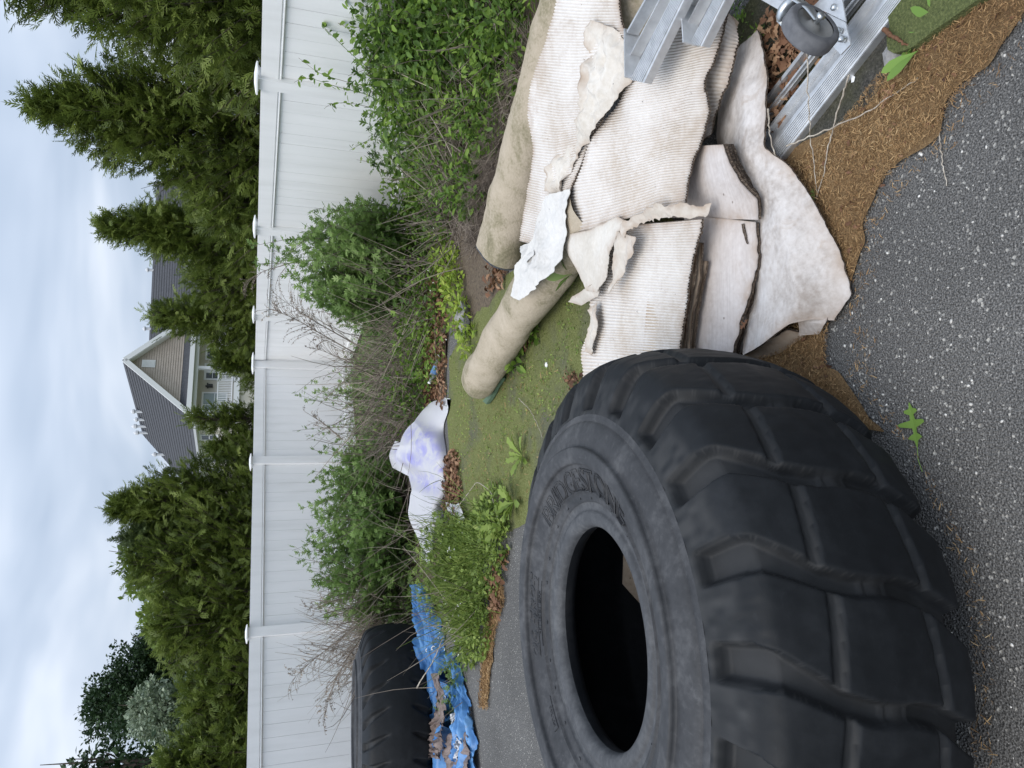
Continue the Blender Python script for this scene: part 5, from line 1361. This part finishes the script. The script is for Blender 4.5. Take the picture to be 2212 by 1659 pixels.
# dead stems: one uncountable tangle along the fence
def tangle(name, label, zones, n, L_, seed, mat='dead_stem', rad=.0035, K=5, up=.6, lean=(0, 0)):
    r = np.random.default_rng(seed); zs = []
    w_ = np.array([z[4] for z in zones], float); ci = r.choice(len(zones), n, p=w_ / w_.sum())
    Z = np.array([z[:4] for z in zones])[ci]          # x, y, z, radius
    b0 = Z[:, :3] + r.normal(0, .5, (n, 3)) * Z[:, 3:4] * [1, 1, .5]; b0[:, 2] = np.maximum(.0, b0[:, 2])
    a = r.random(n) * 2 * pi
    d = np.stack([np.cos(a), np.sin(a), up + r.normal(0, .45, n)], 1) + [lean[0], lean[1], 0]
    ln_ = L_ * (.35 + r.random(n)); e_ = b0 + nrm(d) * ln_[:, None]; e_[:, 2] = np.maximum(.01, e_[:, 2])
    P, _, _, _ = stems_leaves(b0, e_, 1, r, .07); P[..., 2] = np.maximum(P[..., 2], .008)
    V, F = tubes(P, rad * np.array([[1, .9, .8, .6, .3]]) * (.6 + .8 * r.random((n, 1))), 3)
    return tag(put(name, V, F, M[mat], rnd=np.repeat(r.random(n), K * 3)), label, 'dead stems', kind='stuff')
Z1 = [(*AY(900, 720, 7.4), .5, 2), (*AY(880, 790, 7.5), .5, 2), (*AY(860, 860, 7.6), .5, 2), (*AY(880, 920, 7.3), .35, 1.4), (*AY(920, 640, 7.0), .35, 1.4), (*AY(840, 780, 8.3), .5, 1.2), (*AY(850, 950, 7.9), .3, .8)]
tangle('dead_stem_tangle', 'grey-brown tangle of dead stems below the receding fence', Z1, 560, .8, 81, up=.9, lean=(-.55, 0), rad=.0042)
Z2 = [(*AY(1010, 400, 5.9), .3, 2), (*AY(1000, 330, 5.8), .3, 2), (*AY(1020, 470, 6.0), .28, 2), (*AY(1010, 250, 5.5), .26, 1.6), (*AY(1060, 180, 5.1), .25, 1.6), (*AY(1080, 80, 4.8), .25, 1.4), (*AY(990, 520, 6.4), .3, 1.2)]
tangle('dead_stem_tangle', 'dry brown stems between the vine thicket and the torn roll', Z2, 620, .55, 82, up=.6, lean=(.45, 0), rad=.0042)
Z4 = [(*AY(1085, 300, 4.95), .15, 1.5), (*AY(1105, 220, 4.75), .15, 1.5), (*AY(1135, 130, 4.45), .15, 1.5), (*AY(1065, 350, 5.1), .15, 1.5), (*AY(1040, 440, 5.35), .16, 1.5), (*AY(1055, 380, 5.25), .14, 1.5), (*AY(1030, 500, 5.5), .15, 1)]
tangle('dry_seed_fluff', 'fine greyish dry brush lying against the torn roll', Z4, 3600, .17, 87, up=.4, rad=.002)
Z3 = [(*AY(815, 1300, 7.7), .3, 1.5), (*AY(810, 1360, 7.6), .3, 1.2), (*AY(795, 1430, 7.7), .3, 1)]
tangle('dead_stem_tangle', 'dry stems leaning over the worn tyre', Z3, 330, .7, 83, up=1.1, lean=(-.5, 0))
Z5 = [(*AY(985, 1290, 5.6), .4, 1), (*AY(1000, 1380, 5.3), .4, 1), (*AY(930, 1150, 6.2), .4, 1), (*AY(900, 1110, 7.0), .5, 1)]
tangle('dead_stem_tangle', 'thin brown stems standing in the low weeds by the tarpaulin', Z5, 60, .6, 84, up=1.6, rad=.0028)
Z6 = [(*G(990, 1210), .4, 1), (*G(1010, 1290), .4, 1), (*G(1040, 1330), .3, .8), (*G(1060, 1170), .3, .8)]
tangle('weed_stalks', 'thin green stalks and grass standing in the low weeds', Z6, 650, .34, 85, 'weed', .0028, up=1.5)
# feathery dead stalks with drooping plumes
def dead_stalk(label, pts, nside, seed, size=.35):
    r = np.random.default_rng(seed); P = smooth_path(np.array([AY(*p_) for p_ in pts]), 20, 2)
    root = thing('dead_stalk', label, 'dead plant', P[0] * [1, 1, 0], 'dry plumed stalks against the white fence')
    V, F = tubes(P[None], np.linspace(.009, .002, 20)[None], 5); put('stem', V, F, M['dead_stem'], root, rnd=np.full(len(V), .25))
    i = r.integers(5, 20, nside); st = P[i]; a = r.random(nside) * 2 * pi
    ln_ = size * (.35 + r.random(nside)) * (1.15 - i / 34)
    tg = nrm(P[-1] - P[0]); d = nrm(tg * .9 + np.stack([np.cos(a), np.sin(a), 0 * a + .2], 1) * .75)
    t = np.linspace(0, 1, 6)[None, :, None]; dr = np.stack([d[:, 0] * .3, d[:, 1] * .3, -.55 - .3 * r.random(nside)], 1)
    Q = st[:, None] + d[:, None] * ln_[:, None, None] * t + dr[:, None] * ln_[:, None, None] * .55 * t ** 2.5
    V, F = tubes(Q, np.array([[.0028, .0025, .0022, .002, .0017, .001]]), 3)
    tag(put('side_branch', V, F, M['dead_stem'], root, rnd=np.repeat(.3 + .4 * r.random(nside), 18)), kind='stuff')
    m_ = nside * 12; j = r.integers(0, nside, m_); s = .35 + .65 * r.random(m_); k = np.minimum((s * 5).astype(int), 4); f = s * 5 - k
    pos = Q[j, k] * (1 - f)[:, None] + Q[j, k + 1] * f[:, None]; X, Y, Z = frames(r.normal(0, 1, (m_, 3)) - [0, 0, .5])
    v, f = inst(*LEAF4, pos, X, Y, Z, .010 + .018 * r.random(m_)); tag(put('seed_head', v, f, M['dead_stem'], root, rnd=np.repeat(r.random(m_), 4)), kind='stuff')
dead_stalk('dead plumed stalk right of the fence corner post', [(770, 765, 8.8), (700, 725, 8.9), (640, 690, 9.0), (590, 668, 9.1)], 60, 91, .5)
dead_stalk('dead plumed stalk curling over the fence near the bush', [(770, 745, 8.9), (690, 700, 9.0), (620, 655, 9.1), (600, 640, 9.1)], 40, 92, .45)
dead_stalk('thin dead stalk leaning across the fence corner', [(790, 800, 8.6), (740, 775, 8.8), (690, 755, 8.9)], 24, 93, .45)
dead_stalk('arched dead stalk rising above the leafy bush', [(700, 560, 8.6), (640, 565, 8.6), (570, 585, 8.7), (535, 605, 8.8)], 26, 94, .35)
dead_stalk('sparse dead stalk on the left of the fence corner', [(740, 950, 8.7), (700, 915, 8.8), (660, 890, 8.9)], 14, 95, .3)
dead_stalk('dead plumed stalk above the worn tyre, tallest', [(800, 1330, 7.8), (730, 1385, 7.8), (670, 1430, 7.8), (640, 1460, 7.8)], 46, 96, .38)
dead_stalk('dead plumed stalk above the worn tyre, drooping left', [(800, 1350, 7.7), (750, 1420, 7.7), (715, 1490, 7.7), (705, 1535, 7.7)], 46, 97, .34)
dead_stalk('dry plume beside the left bush top', [(760, 1290, 7.9), (710, 1300, 7.9), (665, 1310, 7.9)], 22, 98, .26)

# low weeds
def cover(name, label, zones, n, size, mat, seed, leaf=LEAF4, hmax=.18, cat='weeds'):
    r = np.random.default_rng(seed); w_ = np.array([z[3] for z in zones], float); ci = r.choice(len(zones), n, p=w_ / w_.sum())
    Z = np.array([z[:3] for z in zones])[ci]; a = r.random(n) * 2 * pi; q = np.sqrt(r.random(n)) * Z[:, 2]
    pos = np.stack([Z[:, 0] + np.cos(a) * q, Z[:, 1] + np.sin(a) * q, .01 + hmax * r.random(n) * (1 - (q / Z[:, 2]) ** 2 * .7)], 1)
    d = np.stack([np.cos(a), np.sin(a), .3 + 0 * a], 1) + r.normal(0, .6, (n, 3)); X, Y, Zv = frames(d, r.normal(0, .5, n))
    v, f = inst(*leaf, pos, X, Y, Zv, size * (.5 + .9 * r.random(n)))
    v[:, 2] = np.maximum(v[:, 2], .004)
    return tag(put(name, v, f, M[mat], rnd=np.repeat(r.random(n), len(leaf[0]))), label, cat, kind='stuff')
def zn(lst): return [(*G(x, y)[:2], r_, w_) for x, y, r_, w_ in lst]
cover('ground_weeds', 'low light green weeds with white flowers between tarpaulin and big tyre', zn([(1000, 1230, .42, 3), (1010, 1300, .34, 3), (1030, 1230, .38, 3), (1045, 1340, .26, 2), (1025, 1390, .16, 1.2), (1000, 1190, .28, 2), (1062, 1180, .33, 2.5), (1082, 1130, .26, 1.5)]), 7000, .038, 'weed', 101, hmax=.15)
cover('ground_weeds', 'cut-leaved weeds rising in front of the round bush', zn([(975, 1190, .3, 2), (985, 1230, .34, 2), (1000, 1180, .3, 1.5), (990, 1270, .3, 1)]), 1000, .065, 'weed', 102, LOB, .34)
cover('ground_weeds', 'bright yellow-green creeping vine beside the rolls', zn([(985, 590, .22, 1.5), (995, 640, .20, 1.5), (1010, 690, .17, 1.2), (975, 560, .2, 1), (960, 540, .22, 1), (1025, 740, .12, .5)]), 900, .055, 'yellow_leaf', 103, LEAF6, .16)
cover('ground_weeds', 'green vine hugging the near side of the rounded roll', zn([(1150, 680, .09, 1.2), (1120, 725, .09, 1.4), (1095, 765, .08, 1.2), (1070, 805, .07, 1), (1175, 640, .08, 1), (1160, 715, .06, .6), (1130, 780, .05, .4)]), 620, .060, 'vine', 104, LEAF6, .12)
cover('ground_weeds', 'mixed low weeds in the dead stems below the fence', zn([(940, 700, .6, 2), (930, 620, .6, 2), (920, 800, .6, 2), (930, 480, .6, 1.6), (1010, 300, .6, 2), (1060, 150, .5, 2), (900, 900, .5, 1.5), (980, 420, .4, 1.5), (1100, 60, .35, 1.2), (1080, 260, .25, 1.2), (1120, 140, .22, 1), (1150, 60, .2, .8), (1040, 400, .25, 1)]), 8500, .055, 'vine', 105, LEAF6, .42)
cover('ground_weeds', 'taller green weeds growing through the dead stems under the fence corner', zn([(860, 720, .7, 2), (850, 800, .7, 2), (840, 880, .7, 2), (850, 950, .6, 1.5), (820, 780, .9, 1.5), (810, 860, .9, 1.5), (870, 650, .5, 1.2), (830, 1350, .8, 1)]), 8000, .060, 'mugwort', 109, LOB, .45)
cover('ground_weeds', 'green sprouts by the worn tyre and tarpaulin end', zn([(905, 1330, .35, 2), (900, 1250, .35, 2), (880, 1380, .3, 1), (1000, 1440, .12, 1), (1000, 1500, .1, .6), (985, 1530, .08, .4)]), 900, .05, 'mugwort', 106, LOB, .16)
cover('ground_weeds', 'tiny green sprouts beside the white sheets near the ladder', zn([(1600, 20, .05, 1), (1612, 60, .05, 1), (1650, 75, .03, .4), (1590, -20, .06, 1)]), 150, .020, 'vine', 107, LEAF6, .05)
cover('white_flowers', 'tiny white flowers scattered in the low weeds', zn([(960, 1240, .5, 3), (1000, 1300, .45, 3), (1020, 1230, .42, 2), (930, 560, .7, 2), (960, 650, .7, 2), (1000, 200, .5, 1)]), 120, .028, 'flower', 108, LEAF6, .33, 'flowers')
# rosette weeds with long leaves
JAG = (np.array([[0, 0, 0], [.25, .05, .03], [.35, .13, .04], [.45, .07, .05], [.6, .18, .05], [.7, .10, .04], [.85, .15, .02], [1, 0, -.06], [.85, -.15, .02], [.7, -.10, .04], [.6, -.18, .05], [.45, -.07, .05], [.35, -.13, .04], [.25, -.05, .03]]),
       np.array([[0, 1, 13], [1, 2, 3], [1, 3, 13], [13, 3, 11], [13, 11, 12], [3, 4, 5], [3, 5, 11], [11, 5, 9], [11, 9, 10], [5, 6, 7], [5, 7, 9], [9, 7, 8]]))
OVAL = (np.array([[0, 0, 0], [.2, .03, .02], [.45, .12, .03], [.7, .16, .01], [.9, .10, -.03], [1, 0, -.05], [.9, -.10, -.03], [.7, -.16, .01], [.45, -.12, .03], [.2, -.03, .02]]),
        np.array([[0, 1, 9], [1, 2, 8], [1, 8, 9], [2, 3, 7], [2, 7, 8], [3, 4, 6], [3, 6, 7], [4, 5, 6]]))
def rosette(label, x, y, n, size, seed, leaf=JAG, mat='weed', z=.01, dirs=None, tilt=.5):
    r = np.random.default_rng(seed); c_ = G(x, y, z); root = thing('leafy_weed', label, 'weed', c_, 'leafy weeds on the ground')
    for k in range(n):
        a = (dirs[k] if dirs else 2 * pi * k / n + r.normal(0, .25)); el = tilt + r.normal(0, .15)
        d = np.array([[cos(a) * cos(el), sin(a) * cos(el), sin(el)]]); X, Y, Z = frames(d, r.normal(0, .3, 1))
        V, F = inst(*leaf, c_[None], X, Y, Z, size * r.uniform(.7, 1.2)); put('leaf', V, F, M[mat], root, rnd=np.full(len(V), r.uniform(.4, .9)))
rosette('jagged-leaved dandelion plant behind the big tyre, right', 1128, 985, 9, .15, 201)
rosette('jagged-leaved dandelion plant behind the big tyre, larger', 1110, 1085, 12, .18, 202)
rosette('dandelion plant in the weeds behind the big tyre, left', 1085, 1130, 11, .17, 203)
rosette('dandelion plant farther back in the weeds', 1045, 1120, 9, .15, 204)
rosette('small pointed sprig beside the torn beige liner', 1236, 592, 7, .12, 205, OVAL, 'mugwort', .12, tilt=.9)
rosette('plantain weed with two long leaves at the moss cushion', 1985, 108, 2, .085, 206, OVAL, 'oakleaf', .02, dirs=[2.6, 2.0], tilt=.55)
rosette('plantain weed at the right edge of the moss cushion', 2030, 40, 3, .07, 207, OVAL, 'oakleaf', .015, dirs=[.9, 1.6, .2], tilt=.45)
rosette('small sprouts in the brown litter by the moss cushion', 1965, 105, 6, .035, 208, LEAF6, 'oakleaf', .012)
rosette('tiny seedling between ladder and white sheets', 1652, 52, 5, .03, 209, OVAL, 'oakleaf', .01)

# fallen leaves: the beds of brown ones cannot be counted
def leafbed(name, label, poly_, n, size, seed, z=.01, zr=.03):
    r = np.random.default_rng(seed); P = scatter(poly_, n, r); pos = np.concatenate([P, z + zr * r.random((n, 1))], 1)
    a = r.random(n) * 2 * pi; d = np.stack([np.cos(a), np.sin(a), r.normal(0, .3, n)], 1); X, Y, Z = frames(d, r.normal(0, .6, n))
    tV = JAG[0] * [1, 1.4, 3.0]; v, f = inst(tV, JAG[1], pos, X, Y, Z, size * (.5 + .8 * r.random(n))); v[:, 2] = np.maximum(v[:, 2], .006)
    return tag(put(name, v, f, M['dead_leaf'], rnd=np.repeat(r.random(n), len(tV))), label, 'leaf litter', kind='stuff')
leafbed('leaf_litter', 'brown fallen leaves along the far edge of the moss', gp([(968, 560), (915, 560), (905, 640), (918, 760), (925, 870), (940, 900), (966, 870), (966, 700)]), 1500, .07, 111)
leafbed('leaf_litter', 'brown fallen leaves between plastic sheeting and moss', gp([(968, 985), (988, 970), (1000, 1030), (1000, 1110), (985, 1130), (965, 1100)]), 650, .06, 112)
leafbed('leaf_litter', 'dry brown leaves caught under the ladder rails', gp([(1650, 60), (1720, -40), (1830, -60), (1860, -20), (1760, 130), (1700, 260), (1662, 290), (1655, 180)]), 420, .045, 113, .012, .02)
leafbed('leaf_litter', 'brown leaves between the two beige rolls', gp([(1075, 560), (1110, 520), (1130, 540), (1085, 620), (1060, 640)]), 150, .06, 114, .01, .05)
leafbed('leaf_litter', 'dry leaves behind the big tyre beside the weeds', gp([(1080, 1190), (1100, 1200), (1085, 1330), (1062, 1330), (1060, 1250)]), 90, .07, 115)
leafbed('leaf_litter', 'small heap of brown leaves between moss and tyre', gp([(1225, 815), (1262, 800), (1265, 830), (1235, 840)]), 45, .045, 116)
leafbed('leaf_litter', 'dead leaves at the vine beside the rounded roll', gp([(1120, 740), (1150, 715), (1165, 735), (1130, 765)]), 60, .045, 117)

rq = np.random.default_rng(9)
tag(strands('moss_debris', gp([(1250, 760), (1130, 800), (1000, 860), (975, 980), (1050, 1120), (1140, 1080), (1240, 880)]), 900, .008, M['needle'], .01, .045, .04, rq), 'thin brown bits and straws strewn on the green moss', 'litter')
cover('moss_tufts', 'tiny moss tufts and seedlings dotted over the old pavement', zn([(1000, 860, .5, 1), (1020, 960, .5, 1), (1080, 1000, .35, 1), (1120, 900, .35, 1), (1200, 830, .22, .6), (1240, 690, .2, .5), (1160, 800, .25, .6)]), 1600, .016, 'weed', 121, LEAF4, .012, 'moss')
leafbed('leaf_litter', 'small brown leaf fragments strewn in the needle litter', gp(NEEDLE), 260, .020, 118, .012, .006)
# single leaves
def leaf_thing(label, x, y, ang, size, seed, mat, z=.004, curl=.06, stalk=.4):
    """lobed oak leaf lying on the ground"""
    r = np.random.default_rng(seed)
    half = [(0, .02), (.14, .05), (.20, .17), (.26, .16), (.30, .05), (.42, .06), (.50, .30), (.56, .36), (.58, .26), (.60, .08), (.72, .06), (.78, .17), (.84, .16), (.86, .06), (1.0, .01)]
    c_ = G(x, y, z); X = np.array([cos(ang), sin(ang), 0]); Y = np.array([-sin(ang), cos(ang), 0]); V = []; F = []
    hs = lambda u, w_: curl * (u - .5) ** 2 * 1.2 + curl * abs(w_) * 2
    for u, w_ in half:
        k = r.uniform(.8, 1.2)
        for q in (w_ * k, 0, -w_ * r.uniform(.75, 1.2)): V.append(c_ + (X * u + Y * q) * size + np.array([0, 0, .002 + size * max(0, hs(u, q))]))
    for i in range(len(half) - 1):
        for k in (0, 1): F.append([i * 3 + k, i * 3 + k + 1, i * 3 + 4 + k, i * 3 + 3 + k])
    root = thing('fallen_leaf', label, 'leaf', c_, 'fallen leaves on the ground')
    put('blade', np.array(V), F, M[mat], root, rnd=np.full(len(V), r.uniform(.5, .8)))
    if stalk:
        p_ = np.array([[c_ + [0, 0, .004], c_ - X * size * stalk * .5 + [0, 0, .006] + Y * .003, c_ - X * size * stalk + [0, 0, .003]]])
        v, f = tubes(p_, .0012, 4); put('stalk', v, f, M[mat], root, rnd=np.full(len(v), .8))
pa = G(1985, 975) - G(1970, 895); leaf_thing('green oak leaf lying alone on the asphalt', 1984, 965, math.atan2(*( -pa[:2])[::-1]), .115, 301, 'oakleaf', stalk=.55)
leaf_thing('dark green oak leaf between the tyre and the white sheet', 1690, 805, 1.9, .085, 302, 'vine', stalk=.2)
leaf_thing('curled tan oak leaf on the litter by the moss cushion', 1938, 178, 2.4, .055, 303, 'dead_leaf', .014, .25, 0)
leaf_thing('small pale tan leaf in the litter below the moss cushion', 1915, 205, 2.9, .04, 304, 'dead_leaf', .014, .2, .2)
leaf_thing('crumpled brown leaf where the ladder rail meets the sheet', 1705, 362, .6, .09, 305, 'dead_leaf', .012, .35, .2)
leaf_thing('pale seed-like leaf on the litter beside the tyre', 1736, 825, 1.2, .035, 306, 'dead_leaf', .014, .2, 0)
leaf_thing('tan leaf caught on the edge of the lowest sheet', 1618, 690, 2.2, .05, 307, 'dead_leaf', .09, .2, 0)
leaf_thing('small green curl of leaf by the lowest sheet edge', 1764, 432, .4, .04, 308, 'oakleaf', .012, .3, 0)
leaf_thing('bright green oak leaf caught in the vine by the roll', 1135, 690, 1.2, .10, 309, 'oakleaf', .12, .1, .2)

# loose twigs
def twig(label, pts, rad, seed):
    r = np.random.default_rng(seed); P = smooth_path(np.array([G(*p_) for p_ in pts]), 28, 1); P = P + r.normal(0, .0015, P.shape)
    V, F = tubes(P[None], (np.linspace(rad, rad * .55, 28) * (1 + .15 * r.normal(0, 1, 28)))[None], 6)
    return tag(put('twig', V, F, M['dead_leaf' if rad > .006 else 'twig'], rnd=np.full(len(V), .6)), label, 'twig', 'loose twigs on the ground')
bb = MatB('twig'); M['twig'] = bb.m; bb.color(bb.ramp(bb.noise(60, 4), [(.35, (.22, .18, .14)), (.6, (.45, .40, .33)), (.75, (.60, .56, .50))])).rough(.8)
twig('long pale twig crossing the ladder rail down to the litter', [(1660, 235, .12), (1662, 290, .11), (1672, 330, .10), (1685, 350, .06)], .0028, 1)
twig('pale twig crossing the ladder step near its end', [(1745, 100, .13), (1745, 200, .12), (1752, 300, .06), (1763, 395, .02), (1765, 415, .015)], .0022, 2)
twig('pale twig running from the ladder step into the litter', [(1832, 165, .08), (1810, 240, .05), (1790, 315, .03), (1780, 370, .02), (1763, 432, .012)], .0026, 3)
twig('long curved twig over the brown litter', [(1700, 315, .10), (1740, 300, .09), (1810, 270, .05), (1880, 240, .02), (1935, 200, .014), (1985, 168, .014)], .0028, 4)
twig('short broken twig lying on the asphalt', [(2026, 250, .006), (2029, 300, .008), (2036, 345, .006), (2044, 400, .004)], .0022, 5)
twig('knotted grey stick at the moss cushion', [(1910, 62, .05), (1925, 76, .05), (1948, 92, .045), (1965, 100, .03)], .0065, 6)
twig('bare dark twig on the moss by the weeds', [(985, 1100, .06), (1030, 1040, .10), (1060, 1060, .08), (1075, 1120, .04)], .004, 7)
twig('pale straw leaning over the blue tarpaulin', [(900, 1485, .35), (935, 1430, .28), (960, 1370, .2), (1000, 1280, .08)], .005, 8)
twig('thin straw lying on the moss near the tyre', [(1120, 860, .02), (1145, 885, .03), (1160, 915, .03), (1172, 945, .02)], .0025, 9)
